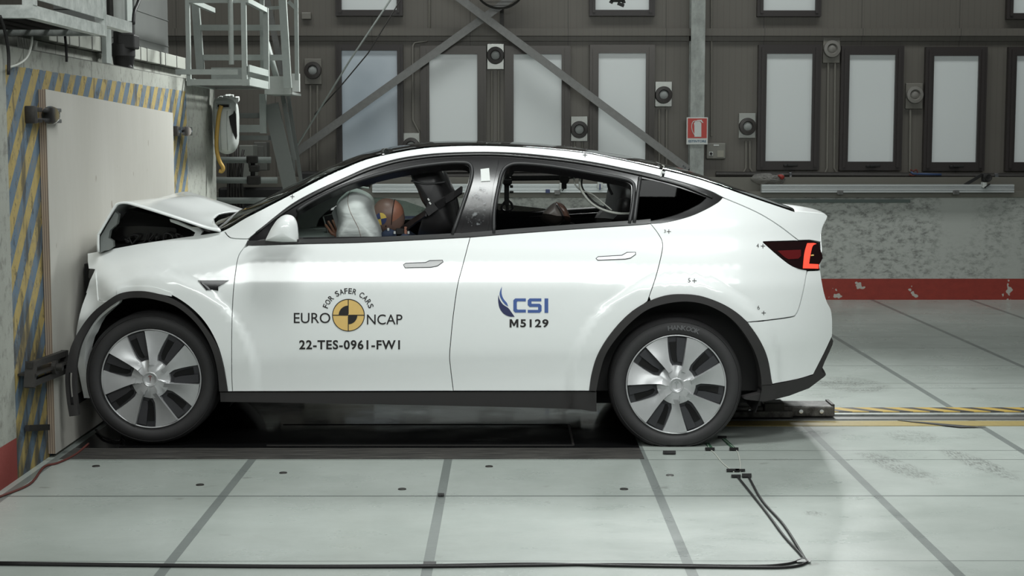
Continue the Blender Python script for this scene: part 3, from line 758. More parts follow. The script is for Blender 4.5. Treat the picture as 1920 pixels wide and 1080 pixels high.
SEAM_FD = c2([(466, 449), (459, 462), (447, 481), (441, 515), (437, 555), (434.5, 620), (434.5, 700), (436, 734)])
SEAM_DD = c2([(881.5, 445), (867, 500), (858, 535), (850, 590), (845, 640), (843, 668), (845, 692), (850, 733)])
SEAM_DQ = c2([(1220, 419.5), (1234, 438), (1242, 455), (1240, 478), (1229, 521), (1214, 565)])
TAILSEAM = c2([(1355, 370.5), (1397, 388), (1430, 404), (1463, 425), (1497, 451)])
def cut(curve, x0=None, x1=None, y0=None, y1=None):
    return [p for p in curve if (x0 is None or p[0] >= x0) and (x1 is None or p[0] <= x1) and (y0 is None or p[1] >= y0) and (y1 is None or p[1] <= y1)]
# ---- front fender
fender = [(164, 475), (200, 468), (260, 457), (330, 446.5), (395, 437.5), (421, 434)] + c2([(422, 436), (428, 443), (437.5, 447.3), (466, 448.5)], 4) + SEAM_FD[1:] + ARCH_F[::-1] + \
         c2([(226, 546), (218, 556), (204, 566), (184, 562), (161, 549)], 3)[1:] + [(168, 526), (178, 505), (166, 504), (164, 490)]
panel('front_fender', fender, M['paint'], CAR, thick=0.03)
lip = c2([(221, 548), (224, 541), (250, 537), (290, 539), (320, 550)], 4)
panel('bent_fender_lip', c2([(219, 549), (221, 541), (245, 537.5), (285, 538), (322, 549)], 4) + c2([(322, 556), (285, 549), (250, 549), (232, 553), (220, 560)], 4), M['paint'], CAR, off=0.004, far=False, inset=0, step=7)
# ---- bumper corner
bump = c2([(179, 505.5), (169, 526), (162, 549)], 3)[:-1] + c2([(162, 550), (152, 578), (144, 613), (141, 650), (146, 692), (157, 747)], 4) + [(174, 747)] + c2([(168, 722), (161, 690), (160, 660), (167, 633), (182, 605), (204, 584), (224, 568), (222, 556)], 3) + [(205, 567), (184, 563)]
panel('front_bumper', bump, M['paint'], CAR, off=0.006, thick=0.05, step=8)
head = [(167, 506), (178, 505), (169, 524), (166, 520)]
panel('headlamp', head, M['gloss_black'], CAR, off=0.0, step=5, inset=0)
# ---- doors
fdoor = [(466.5, 460.5)] + [p for p in BELT[::-1] if p[0] < 880] + SEAM_DD + [(441, 734)] + [p for p in SEAM_FD[::-1] if p[1] > 462]
FD = panel('front_door', fdoor, M['paint'], CAR, thick=0.05)
rdoor = [p for p in BELT[::-1] if p[0] > 883] + SEAM_DQ + [p for p in ARCH_R[::-1] if p[0] < 1213] + [(850.8, 733)] + SEAM_DD[::-1]
RD = panel('rear_door', rdoor, M['paint'], CAR, thick=0.05)
# ---- body side: A pillar, roof rail; quarter panel
tcut = 1241
rail_p = [p for p in RAIL_TOP if p[0] <= tcut] + [(tcut + .5, 317.6), (tcut + .5, 331.6)] + [p for p in RAIL_LOW[::-1] if p[0] < tcut] + c2([(466, 447.8), (437.5, 446.5), (428, 442.5), (422.5, 435.5)], 4)[1:] + [(418, 435)]
panel('roof_rail', rail_p, M['paint'], CAR, step=8, thick=0.03)
LAMP = [(1431, 453.5), (1497, 452.3), (1518, 451.5), (1534, 454), (1542, 478), (1543, 484), (1536, 497), (1537.5, 506)] + c2([(1537.5, 506), (1505, 506), (1486, 498), (1460, 479), (1431, 454)], 3)[1:-1]
quarter = QTR[::-1] + TAILSEAM[1:] + [(1431, 453)] + c2([(1431, 454.5), (1460, 480), (1486, 499), (1513, 507)], 3) + c2([(1513, 507), (1507, 540), (1499, 573), (1492, 589), (1483, 594), (1440, 600), (1401, 604)], 3)[1:] + [p for p in ARCH_R[::-1] if 1214 < p[0] < 1400] + SEAM_DQ[::-1][1:-1]
panel('rear_quarter_panel', quarter, M['paint'], CAR, thick=0.05)
tail_edge = c2([(1551, 406), (1549, 412), (1542, 426), (1539.5, 440), (1540, 454)], 4)
tailgate = [p for p in RAIL_TOP if p[0] > tcut + 0.2] + c2([(1490, 396.5), (1515, 398.5), (1541, 401), (1549, 403.5), (1551, 406)], 4)[1:] + tail_edge[1:] + [(1534, 453), (1518, 450.5), (1498, 451)] + TAILSEAM[::-1] + [p for p in RAIL_LOW[::-1] if p[0] > tcut + 0.2]
panel('tailgate', tailgate, M['paint'], CAR, thick=0.03, inset=1.2, step=9)
bumper_edge = c2([(1537.5, 507), (1540, 525), (1545, 550), (1551, 568), (1557.5, 581), (1560, 600), (1560, 631)], 4)
rbump = [(1514, 508)] + bumper_edge + c2([(1560, 631), (1545, 663), (1525, 702)], 3)[1:] + c2([(1525, 702), (1495, 711), (1448, 720)], 3)[1:] + [p for p in ARCH_R[::-1] if p[0] > 1402 and p[1] < 718] + c2([(1402, 604.5), (1440, 601), (1484, 595), (1493, 590), (1500, 574), (1508, 540), (1513.5, 508)], 3)[:-1]
panel('rear_bumper', rbump, M['paint'], CAR, thick=0.05)
valance_edge = c2([(1560, 634), (1561, 646), (1541, 692), (1548, 700), (1547, 705), (1538, 712)], 3)
val = [(1449, 721), (1495, 711.5), (1525, 703), (1545, 664)] + valance_edge + c2([(1538, 712), (1517, 728), (1480, 742), (1436, 753), (1428, 753), (1400, 750), (1392, 746)], 3)[1:] + [(1426, 738), (1429, 722)]
panel('rear_valance', val, M['black_plastic'], CAR, off=0.004, thick=0.05)
# ---- sill and arch trims
sill = c2([(412, 735), (620, 735), (850, 734.5), (1105, 734)], 3) + [(1119, 735), (1119, 772)] + c2([(1110, 772), (1060, 767), (820, 761), (600, 757), (413, 754)], 3)
panel('sill_trim', sill, M['black_plastic'], CAR, off=-0.005, thick=0.06)
panel('rear_arch_trim', ARCH_R + [(1429, 722)] + ARCH_RI[::-1], M['black_plastic'], CAR, off=0.010, thick=0.05, inset=0, step=8)
FO = c2([(130, 781), (125, 750), (122, 713), (125, 683), (133, 650), (150, 617), (173, 587), (200, 565), (223, 551), (250, 546), (280, 547.5), (317, 558), (353, 580), (383, 613), (407, 650), (420, 693), (427, 734)], 4)
FI = c2([(147, 779), (144, 753), (141, 717), (143, 683), (150, 650), (163, 622), (182, 595), (210, 572), (232, 561), (258, 558), (287, 561), (327, 573), (360, 598), (383, 627), (399, 660), (408, 697), (411, 734)], 4)
def strap(pxp):
    t = sstep(235, 140, pxp[0]); b = B(pxp[0], pxp[1], 0.012)
    Y = b.y * (1 - t) + 8.02 * t
    p = P(pxp[0], pxp[1], Y)
    if p.x < XPLY + 0.012: p = PX(pxp[0], pxp[1], XPLY + 0.012)
    return p
bm = bmesh.new(); rows = []
n = len(FO)
for i in range(n):
    o, q = FO[i], FI[i]
    rows.append([strap((o[0] + (q[0] - o[0]) * k / 3, o[1] + (q[1] - o[1]) * k / 3)) for k in range(4)])
vt = [[[bm.verts.new(p + Vector((0, dy, 0))) for p in r] for r in rows] for dy in (0, 0.035)]
for i in range(n - 1):
    for k in range(3):
        slot = (k == 1 and 703 < FO[i][1] < 762 and FO[i][0] < 140)
        if slot:
            for kk in (1, 2): bm.faces.new((vt[0][i][kk], vt[0][i + 1][kk], vt[1][i + 1][kk], vt[1][i][kk]))
            continue
        bm.faces.new((vt[0][i][k], vt[0][i + 1][k], vt[0][i + 1][k + 1], vt[0][i][k + 1])); bm.faces.new((vt[1][i][k], vt[1][i][k + 1], vt[1][i + 1][k + 1], vt[1][i + 1][k]))
    for k in (0, 3): bm.faces.new((vt[0][i][k], vt[1][i][k], vt[1][i + 1][k], vt[0][i + 1][k]))
for k in range(3):
    for i in (0, n - 1): bm.faces.new((vt[0][i][k], vt[0][i][k + 1], vt[1][i][k + 1], vt[1][i][k]))
o = obj('front_arch_trim', bm, M['black_plastic'], CAR, 35); o['label'] = 'black arch trim torn loose at its front end'
# ---- window surround with two openings, glass
OPEN_F = c2([(557, 398), (575, 386), (599, 373), (632, 357), (668, 343.5), (715, 329.5), (772, 317.5), (830, 310), (862, 308.5), (876, 311), (881, 319), (879, 338), (866, 378), (845, 438)], 4) + [(715, 443.5), (548, 445)]
OPEN_R = [(924, 436)] + c2([(930, 393), (940, 343), (946, 324), (955, 314), (971, 310.5), (1017, 314), (1067, 321), (1117, 330), (1160, 338), (1179, 344), (1184, 354), (1182, 388), (1176, 419)], 4)
surround = [(467, 448.5)] + RAIL_LOW[1:] + QTR[1:] + BELT[1:]
panel('window_surround', surround, M['gloss_black'], CAR, holes=(OPEN_F, OPEN_R), off=-0.006, inset=0.2, step=9, thick=0.05)
QG = c2([(1203, 334), (1240, 341), (1290, 357), (1325, 370)], 3) + c2([(1325, 370), (1313, 381), (1280, 397.5), (1247, 408.5), (1215, 414.5), (1192, 415)], 3)[1:]
panel('quarter_glass', QG, M['privacy'], CAR, off=0.0, step=9, thick=0.006)
def seal(px, name, m, r, off=0.0, closed=True, par=CAR):
    for sg in (1, -1):
        bm = bmesh.new(); pts = [B(a, b, off) for a, b in px]
        if closed: pts = pts + [pts[0]]
        if sg < 0: pts = [Vector((p.x, 2 * YC - p.y, p.z)) for p in pts]
        tube(bm, pts, r, 8); obj(name, bm, m, par, True)
seal(c2([(557, 395), (575, 383), (599, 370), (632, 354), (668, 340), (715, 326), (772, 313.5), (830, 306), (864, 304.5), (879, 307), (885, 317), (883, 338), (870, 378), (848, 440)], 4), 'door_seal', M['seal'], 0.010, 0.0, False)
seal(c2([(926, 438), (927, 393), (936, 343), (942, 322), (952, 311), (971, 306.5), (1017, 309.5), (1067, 316.5), (1117, 325.5), (1164, 334), (1184, 341), (1189, 353), (1186, 388), (1180, 419)], 4), 'door_seal', M['seal'], 0.010, 0.0, False)
seal(c2([(480, 437), (519, 407), (552, 385), (594, 362), (650, 336), (690, 319), (740, 304), (790, 295.5), (840, 291), (907, 289.5), (960, 291.5), (1050, 300), (1117, 310), (1167, 320), (1220, 332), (1280, 348), (1336, 370)], 4), 'drip_seal', M['belt'], 0.006, 0.0, False)
seal(c2([(1200, 333), (1195, 370), (1189, 418)], 4), 'window_divider', M['seal'], 0.011, 0.0, False)
panel('b_pillar_cover', [(903, 298), (936, 299), (926, 345), (914, 438), (862, 441), (884, 370)], M['gloss_black'], CAR, off=0.004, step=9, thick=0.01)
panel('white_tape', [(901, 317), (917, 315), (919, 339), (902, 340)], M['white'], CAR, off=0.008, step=6, thick=0.002, far=False, inset=0)
smn = N('chalky_smudge'); f_ = smn.noise(38, 4, 0.7); smn.set(Base_Color=lin((150, 154, 156)), Roughness=0.8, Alpha=smn.math('MULTIPLY', smn.step(f_, 0.52, 0.72), 0.5))
panel('chalk_smudge', [(888, 350), (915, 352), (908, 420), (880, 425), (872, 405)], smn.m, CAR, off=0.0155, step=9, thick=0.0005, far=False, inset=0)
belt_strip = [(p[0], p[1] - 0.6) for p in BELT] + [(p[0], p[1] - 9.0) for p in BELT[::-1]]
panel('belt_moulding', belt_strip, M['belt'], CAR, off=0.004, step=8, thick=0.02, inset=0, bulge=0.006, far=False)
bm = bmesh.new(); tube(bm, [Vector((p.x, 2 * YC - p.y, p.z)) for p in (B(a, b - 3, -0.012) for a, b in BELT)], 0.022, 8); obj('far_belt_moulding', bm, M['black_plastic'], CAR, True)
tint_r = [(922, 437), (929, 393), (950, 395), (985, 396.5), (1008, 399), (1030, 401.5), (1045, 405), (1062, 405), (1072, 409), (1100, 408), (1135, 409), (1178, 414), (1177, 420), (1050, 430)]
panel('lowered_side_glass', tint_r, M['tint'], CAR, off=-0.03, step=10, thick=0.005, far=False, inset=0)
for nm, pl_ in (('far_side_glass', [(930, 381), (1020, 391), (1120, 409), (1160, 425), (925, 440)]),):
    bm = bmesh.new(); prism(bm, [P(a, b, YC + 0.86) for a, b in pl_], (0, 0.006, 0)); obj(nm, bm, M['halftint'], CAR)
bm = bmesh.new(); prism(bm, [P(a, b, YC + 0.86) for a, b in [(690, 370), (720, 371), (760, 377), (800, 391), (840, 412), (845, 440), (690, 440)]], (0, 0.006, 0)); obj('far_side_glass', bm, M['glass'], CAR)
# ---- roof glass, windscreen, rear screen: lofted from side to side
def loft(name, px, m, crown, bow, off=0.0, n=14, par=CAR, thick=0.006, endw=None):
    bm = bmesh.new(); g = []
    L = len(px)
    for i, (a, b) in enumerate(px):
        p = B(a, b, off); w = YC - p.y; t_ = i / (L - 1)
        cw = crown(t_); bw = bow(t_)
        g.append([bm.verts.new((p.x + bw * (1 - u * u), YC - w * -u, p.z + cw * (1 - u * u))) for u in [-1 + 2 * k / n for k in range(n + 1)]])
    for r0, r1 in zip(g, g[1:]):
        for k in range(n): bm.faces.new((r0[k], r1[k], r1[k + 1], r0[k + 1]))
    bmesh.ops.recalc_face_normals(bm, faces=bm.faces[:])
    o = obj(name, bm, m, par, True)
    md = o.modifiers.new('thickness', 'SOLIDIFY'); md.thickness = thick; md.offset = -1
    return o
ws = [p for p in RAIL_TOP if p[0] < 724]; rf = [p for p in RAIL_TOP if 722 <= p[0] <= 1244]; rs = [p for p in RAIL_TOP if p[0] >= 1240]
loft('windscreen', ws, M['glass'], lambda t: 0.030 + 0.004 * t, lambda t: -0.13 + 0.09 * t, -0.006)
loft('roof_glass', rf, M['roofglass'], lambda t: 0.034 - 0.010 * math.sin(math.pi * t), lambda t: -0.04 * (1 - t) + 0.02 * t, -0.006)
loft('rear_screen', rs, M['roofglass'], lambda t: 0.034 - 0.029 * t, lambda t: 0.02 + 0.05 * t, -0.006)
loft('spoiler', c2([(1490, 396.5), (1515, 398.5), (1541, 401), (1549, 403.5), (1551, 406)], 4), M['paint'], lambda t: 0.005, lambda t: 0.05)
loft('tailgate_back', tail_edge + c2([(1540, 454), (1541, 470), (1538, 492), (1537.5, 506)], 4)[1:], M['paint'], lambda t: 0.0, lambda t: 0.05)
loft('rear_bumper_face', bumper_edge, M['paint'], lambda t: 0.0, lambda t: 0.05)
loft('diffuser', valance_edge + [(1517, 728), (1480, 742), (1436, 753)], M['black_plastic'], lambda t: 0.0, lambda t: 0.05)
bm = bmesh.new(); a = B(1420, 700); bx(bm, -2.1, a.x, YC - .55, YC + .55, 0.19, 0.27); obj('underbody', bm, M['deep'], CAR)
# front face behind the bonnet
bm = bmesh.new(); bx(bm, XPLY + 0.01, XPLY + 0.06, YC - 0.62, YC + 0.62, 0.3, 0.95); obj('crash_bar', bm, M['deep'], CAR)
# ---- added black sheet that darkens the panel gaps, with wheel openings
def circ(cx, cy, r, a0, a1, n=24): return [(cx + r * math.cos(math.radians(a0 + (a1 - a0) * k / n)), cy - r * math.sin(math.radians(a0 + (a1 - a0) * k / n))) for k in range(n + 1)]
shell = [(185, 480), (300, 462), (430, 446), (470, 462)] + BELT[::-1][1:] + [(1232, 425), (1300, 408), (1352, 385), (1400, 402), (1490, 460), (1530, 510), (1548, 600), (1515, 700), (1455, 715)] + circ(1276, 728, 176, 3, 177) + [(1090, 745), (435, 745)] + circ(272, 722, 164, -4, 130)
panel('dark_gap_backing', shell, M['deep'], CAR, off=-0.045, step=16, thick=0.01, inset=0)
for xc, zc in WHEELS:
    for sg in (-1, 1):
        bm = bmesh.new(); R = 0.455 if xc > 0 else 0.44; seg = 36; y0 = YC + sg * 0.915; y1 = YC + sg * 0.60
        ra = []; 
        for k in range(seg + 1):
            a = math.radians(-20 + 220 * k / seg)
            x = xc + R * math.cos(a); z = zc + R * math.sin(a)
            ra.append((bm.verts.new((x, min(y0, y1), z)), bm.verts.new((x, max(y0, y1), z))))
        for q, r_ in zip(ra, ra[1:]): bm.faces.new((q[0], r_[0], r_[1], q[1]))
        ii = 1 if sg < 0 else 0
        bm.faces.new([q[ii] for q in ra]); obj('wheel_arch_liner', bm, M['deep'], CAR)
# ---- crumpled bonnet
rowsw = [(0.80, [(184, 472), (184, 443), (187, 435), (213, 390), (222, 381.5), (237, 380.5), (253, 384.5), (297, 398), (345, 413.5), (387, 427.5), (414, 433.5)]),
         (0.62, [(187, 473), (187, 444), (192, 433), (222, 389), (236, 380), (254, 379), (276, 382), (320, 396), (362, 410), (396, 421), (402, 418)]),
         (0.42, [(192, 473), (192, 446), (200, 433), (232, 390), (252, 379), (276, 376), (300, 379), (340, 391), (375, 402), (400, 408), (400, 409)]),
         (0.20, [(197, 473), (199, 448), (208, 433), (246, 390), (272, 377), (310, 372.5), (335, 373), (366, 382), (392, 391), (412, 398), (420, 400)]),
         (0.00, [(200, 473), (204, 449), (214, 433), (258, 389), (290, 376), (330, 371), (356, 369), (378, 371), (405, 380), (434, 391), (452, 397)])]
half = []
for w, pl_ in rowsw: half.append([at_side(v[0], v[1], w) for v in cr([(a, b, 0) for a, b in pl_], 4)])
for h_ in half:
    for p in h_: p.x = max(p.x, XPLY + 0.01)
# interpolate across, then mirror
def cross_interp(hs, m_=3):
    out = []
    for i in range(len(hs) - 1):
        for k in range(m_):
            t = k / m_; r = []
            for j in range(len(hs[0])):
                p0 = hs[max(0, i - 1)][j]; p1 = hs[i][j]; p2 = hs[i + 1][j]; p3 = hs[min(len(hs) - 1, i + 2)][j]
                r.append(0.5 * ((2 * p1) + (p2 - p0) * t + (2 * p0 - 5 * p1 + 4 * p2 - p3) * t * t + (3 * p1 - p0 - 3 * p2 + p3) * t ** 3))
            out.append(r)
    out.append(hs[-1]); return out
gr = cross_interp(half)
gr = gr + [[Vector((p.x, 2 * YC - p.y, p.z)) for p in r] for r in gr[::-1][1:]]
bm = bmesh.new(); vv = [[bm.verts.new(p) for p in r] for r in gr]
for a, b in zip(vv, vv[1:]):
    for j in range(len(a) - 1): bm.faces.new((a[j], a[j + 1], b[j + 1], b[j]))
o = obj('bonnet', bm, M['paint'], CAR, True); o['label'] = 'buckled white bonnet folded up into a peak'
md = o.modifiers.new('thickness', 'SOLIDIFY'); md.thickness = 0.012; md.offset = 0
# bonnet inner reinforcement at the front fold
bm = bmesh.new(); prism(bm, [at_side(a, b, 0.74) for a, b in [(188, 474), (188, 444), (193, 436), (216, 397), (222, 402), (219, 420), (206, 432), (203, 447), (211, 452), (212, 463), (204, 469), (196, 470)]], (0, 0.05, 0)); obj('bonnet_inner_panel', bm, M['grey_trim'], CAR)
bm = bmesh.new(); prism(bm, [at_side(a, b, 0.70) for a, b in [(318, 411), (332, 415), (358, 426), (372, 427), (380, 434), (374, 444), (362, 444), (366, 436), (356, 430), (336, 422), (320, 416)]], (0, 0.04, 0)); obj('bonnet_hinge', bm, M['paint'], CAR)
bm = bmesh.new(); prism(bm, [at_side(a, b, 0.55) for a, b in [(206, 428), (222, 425), (260, 423.5), (300, 425), (328, 427), (331, 430), (330, 445), (290, 450), (225, 452), (206, 447)]], (0, 1.1, 0)); obj('front_trunk_cover', bm, M['gloss_black'], CAR)
bm = bmesh.new(); prism(bm, [at_side(a, b, 0.50) for a, b in [(196, 470), (212, 435), (240, 392), (300, 406), (380, 432), (420, 440), (425, 450), (300, 470)]], (0, 1.0, 0)); obj('engine_bay', bm, M['deep'], CAR)
bm = bmesh.new()
for q in range(9):
    x = 235 + q * 16; pts = [at_side(x + random.uniform(-9, 9), 440 + random.uniform(-3, 22), 0.60) for _ in range(4)]; tube(bm, cr(pts, 5), 0.006, 6)
obj('wiring', bm, M['dark'], CAR, True)
# ---- tail lamp
panel('tail_lamp', LAMP, M['lampblack'], CAR, off=0.004, step=6, thick=0.03, inset=0.3)
TLP = [o for o in bpy.data.objects if o.name.startswith('tail_lamp')]
tl = bpy.data.objects['tail_lamp']
panel('light_bar', c2([(1514, 456), (1509, 474), (1506, 503)], 4) + [(1535, 503.5), (1535, 495.5), (1517, 494.5)] + c2([(1517, 494), (1520, 476), (1524, 461), (1531, 457)], 3) + [(1526, 455.5)], M['redlight'], tl, off=0.008, step=4, thick=0.004, far=False, inset=0)
panel('brake_lens', [(1458, 470), (1502, 468), (1502, 480), (1497, 485), (1478, 486), (1471, 482)], M['lampdark'], tl, off=0.007, step=5, thick=0.004, far=False, inset=0)
panel('indicator_bulb', [(1521, 477.5), (1526, 477), (1526, 479.5), (1521, 480)], M['gold'], tl, off=0.009, step=3, thick=0.003, far=False, inset=0)
# ---- door handles
def handle(pts, door, m=M['satin']):
    big = inset_poly(pts, -1.7)
    h_ = panel('door_handle', big, M['dgrey'], door, off=0.0015, step=7, thick=0.004, inset=0, far=False)[0]
    panel('handle_face', pts, m, h_, off=0.005, step=6, thick=0.004, inset=0, far=False)
handle([(757, 496.5), (761, 494.5), (798, 493), (806, 489.5), (829, 488.5), (830, 491), (820, 498), (808, 500.5), (760, 501.5)], FD[0], mat('dull_handle_metal', (150, 150, 150), 0.35, metal=0.7))
handle([(1118.5, 484.5), (1122, 482), (1166, 479.5), (1176, 474), (1191, 473.5), (1191, 476.5), (1182, 483), (1172, 485), (1121, 487)], RD[0])
sc_ = panel('side_camera', [(371, 525.5), (429, 525.5), (409, 537.5), (409, 545), (397, 543), (387, 544)], M['gloss_black'], CAR, off=0.006, step=6, thick=0.02, inset=0)
# ---- mirror
Ym = YC - 1.06
mo = c2([(497, 452), (502, 441), (510, 426), (520, 412), (531, 404), (541, 402.5), (551, 407), (557, 419), (559.5, 440), (560, 454)], 5) + [(530, 455)]
for sg in (1, -1):
    bm = bmesh.new(); pillow(bm, [(p.x, p.z) for p in (P(a, b, Ym) for a, b in mo)], Ym, 0.075, 0.075, 8, 0.7, (0, -0.03))
    if sg < 0:
        for v in bm.verts: v.co.y = 2 * YC - v.co.y
    mh = obj('door_mirror', bm, M['paint'], CAR, True)
    bm = bmesh.new(); prism(bm, [P(a, b, Ym - 0.03) for a, b in [(470, 460.5), (482, 452), (500, 450), (562, 449), (560, 455), (545, 458.5)]], (0, 0.13, 0))
    if sg < 0:
        for v in bm.verts: v.co.y = 2 * YC - v.co.y
    obj('mirror_foot', bm, M['black_plastic'], mh)
# ---- markings on the doors
def decal(name, vs, fs, m, par, off=0.0016):
    bm = bmesh.new(); bv = [bm.verts.new(B(a, b, off)) for a, b in vs]
    for f in fs:
        try: bm.faces.new([bv[i] for i in f])
        except ValueError: pass
    for f in bm.faces:
        f.normal_update()
        if f.normal.y > 0: f.normal_flip()
    return obj(name, bm, m, par, recalc=False)
def decal_polys(name, polys, m, par, off=0.0016):
    vs = []; fs = []
    for p in polys: fs.append(tuple(range(len(vs), len(vs) + len(p)))); vs += p
    return decal(name, vs, fs, m, par, off)
def join_text(items):
    vs = []; fs = []
    for v, f in items: fs += [tuple(i + len(vs) for i in q) for q in f]; vs += v
    return vs, fs
decal('rating_lettering', *fit_text('EURO', 551, 586.5, 619.5, 606, 0.004), M['ink'], FD[0])
decal('rating_lettering', *fit_text('NCAP', 688, 589.5, 754.5, 608.5, 0.004), M['ink'], FD[0])
decal('test_number', *fit_text('22-TES-0961-FW1', 561, 637.5, 750, 655.5, 0.027, sp=1.12), M['ink'], FD[0])
items = []; txt = 'FOR SAFER CARS'; ws_ = {'F': .85, 'O': 1.1, 'R': 1, ' ': .6, 'S': .95, 'A': 1.05, 'E': .9, 'C': 1.0}
tot = sum(ws_[c] for c in txt); acc = 0
for ch in txt:
    mid = acc + ws_[ch] / 2; acc += ws_[ch]
    if ch == ' ': continue
    ang = math.radians(163 - 146 * mid / tot); hw = 3.6 * ws_[ch]
    vs, fs = fit_text(ch, -hw, -5.2, hw, 5.2, 0.014)
    cx, cy = 653 + 45.5 * math.cos(ang), 591 - 45.5 * math.sin(ang); rt = math.pi / 2 - ang
    vs = [(cx + x * math.cos(rt) - y * math.sin(rt), cy + x * math.sin(rt) + y * math.cos(rt)) for x, y in vs]
    items.append((vs, fs))
decal('slogan_lettering', *join_text(items), M['ink'], FD[0])
ex, ey = 653, 591
def sector(r, a0, a1, n=20, c=(653, 591)): return [(c[0], c[1])] + [(c[0] + r * math.cos(math.radians(a0 + (a1 - a0) * k / n)), c[1] - r * math.sin(math.radians(a0 + (a1 - a0) * k / n))) for k in range(n + 1)]
decal_polys('emblem_disc', [sector(29.5, k * 30, k * 30 + 30, 3) for k in range(12)], M['gold'], FD[0], 0.0012)
rings = []
for k in range(48):
    a0, a1 = 2 * math.pi * k / 48, 2 * math.pi * (k + 1) / 48
    def q_(r, a): return (ex + (r + (0.5 if r > 29 else 0) * math.cos(a + .7)) * math.cos(a), ey - r * math.sin(a))
    rings.append([q_(29.1, a0), q_(29.1, a1), q_(30.6, a1), q_(30.6, a0)])
decal_polys('emblem_marks', rings + [sector(18, 90, 180), sector(17, 270, 360)] + [[(652.2, 561.5), (653.8, 561.5), (653.8, 620.5), (652.2, 620.5)], [(623.5, 590.2), (682.5, 590.2), (682.5, 591.8), (623.5, 591.8)]], M['ink'], FD[0], 0.0022)
def rr(x0, y0, x1, y1): return [(x0, y0), (x1, y0), (x1, y1), (x0, y1)]
decal_polys('laboratory_lettering', [[(966, 559.5), (986, 559.5), (986, 565), (970.5, 565), (969, 566.5), (969, 579), (970.5, 580.5), (986, 580.5), (986, 586), (966, 586), (962.5, 582.5), (962.5, 563)],
    [(993, 559.5), (1015, 559.5), (1015, 565), (996.5, 565), (996.5, 569.5), (1012, 569.5), (1015.5, 573), (1015.5, 583), (1012, 586.5), (989.5, 586.5), (989.5, 581), (1009, 581), (1009, 575.5), (993, 575.5), (989.5, 572), (989.5, 563)], rr(1021, 559.5, 1028, 586.5)], M['blue'], RD[0])
decal_polys('logo_swoosh', [c2([(941, 537), (937.5, 546), (937, 554), (941, 563), (947.5, 571), (953, 574.5)], 3) + c2([(950.5, 568), (944, 560), (940.5, 550), (941, 537)], 3)[:-1]], M['blue'], RD[0])
decal_polys('logo_swoosh_navy', [c2([(934.5, 553), (934, 563), (936.5, 577), (944, 588), (955, 593.5), (965, 594)], 3) + c2([(959, 585.5), (953, 577.5), (944, 571.5), (937.5, 563), (934.5, 553)], 3)[:-1]], M['navy'], RD[0])  # second swoosh of the print, in navy
fv, ff = fit_text('5129', 975.5, 598.5, 1028.5, 614, 0.03, sp=1.15)
mp = [(955.5, 614), (955.5, 598.5), (959.5, 598.5), (963.8, 606.5), (968, 598.5), (972, 598.5), (972, 614), (968.3, 614), (968.3, 605), (965, 611.5), (962.6, 611.5), (959.2, 605), (959.2, 614)]
ff = ff + [tuple(range(len(fv), len(fv) + len(mp)))]; decal('fleet_number', fv + mp, ff, M['ink'], RD[0])
def mark(s_, x, y, sz=8):
    q = [fit_text(s_, x, y, x + sz * .55, y + sz)] if s_ else []
    v, f = join_text(q) if q else ([], [])
    x2, y2 = x + sz * 1.5, y + sz * .6 + (9 if s_ == '6' else 0)
    n0 = len(v); v = v + rr(x2 - 4, y2 - .6, x2 + 4, y2 + .6) + rr(x2 - .6, y2 - 4, x2 + .6, y2 + 4); f = f + [tuple(range(n0, n0 + 4)), tuple(range(n0 + 4, n0 + 8))]
    # digit and cross are one pen stroke group
    decal('pen_mark', v, f, M['ink'], CAR, 0.0018)
mark('3', 1245, 430.5, 6); mark('4', 1418.5, 456.5, 8); mark('5', 1290, 521.5, 8); mark('6', 1420, 573, 8); mark('', 539, 365, 6); mark('', 1088, 287, 6)
bm = bmesh.new(); tube(bm, [B(a, b, 0.006) for a, b in c2([(1238, 332), (1240, 322), (1244, 314), (1245, 311), (1241, 309.5)], 4)], 0.002, 6); obj('aerial_wire', bm, M['pcable'], CAR)

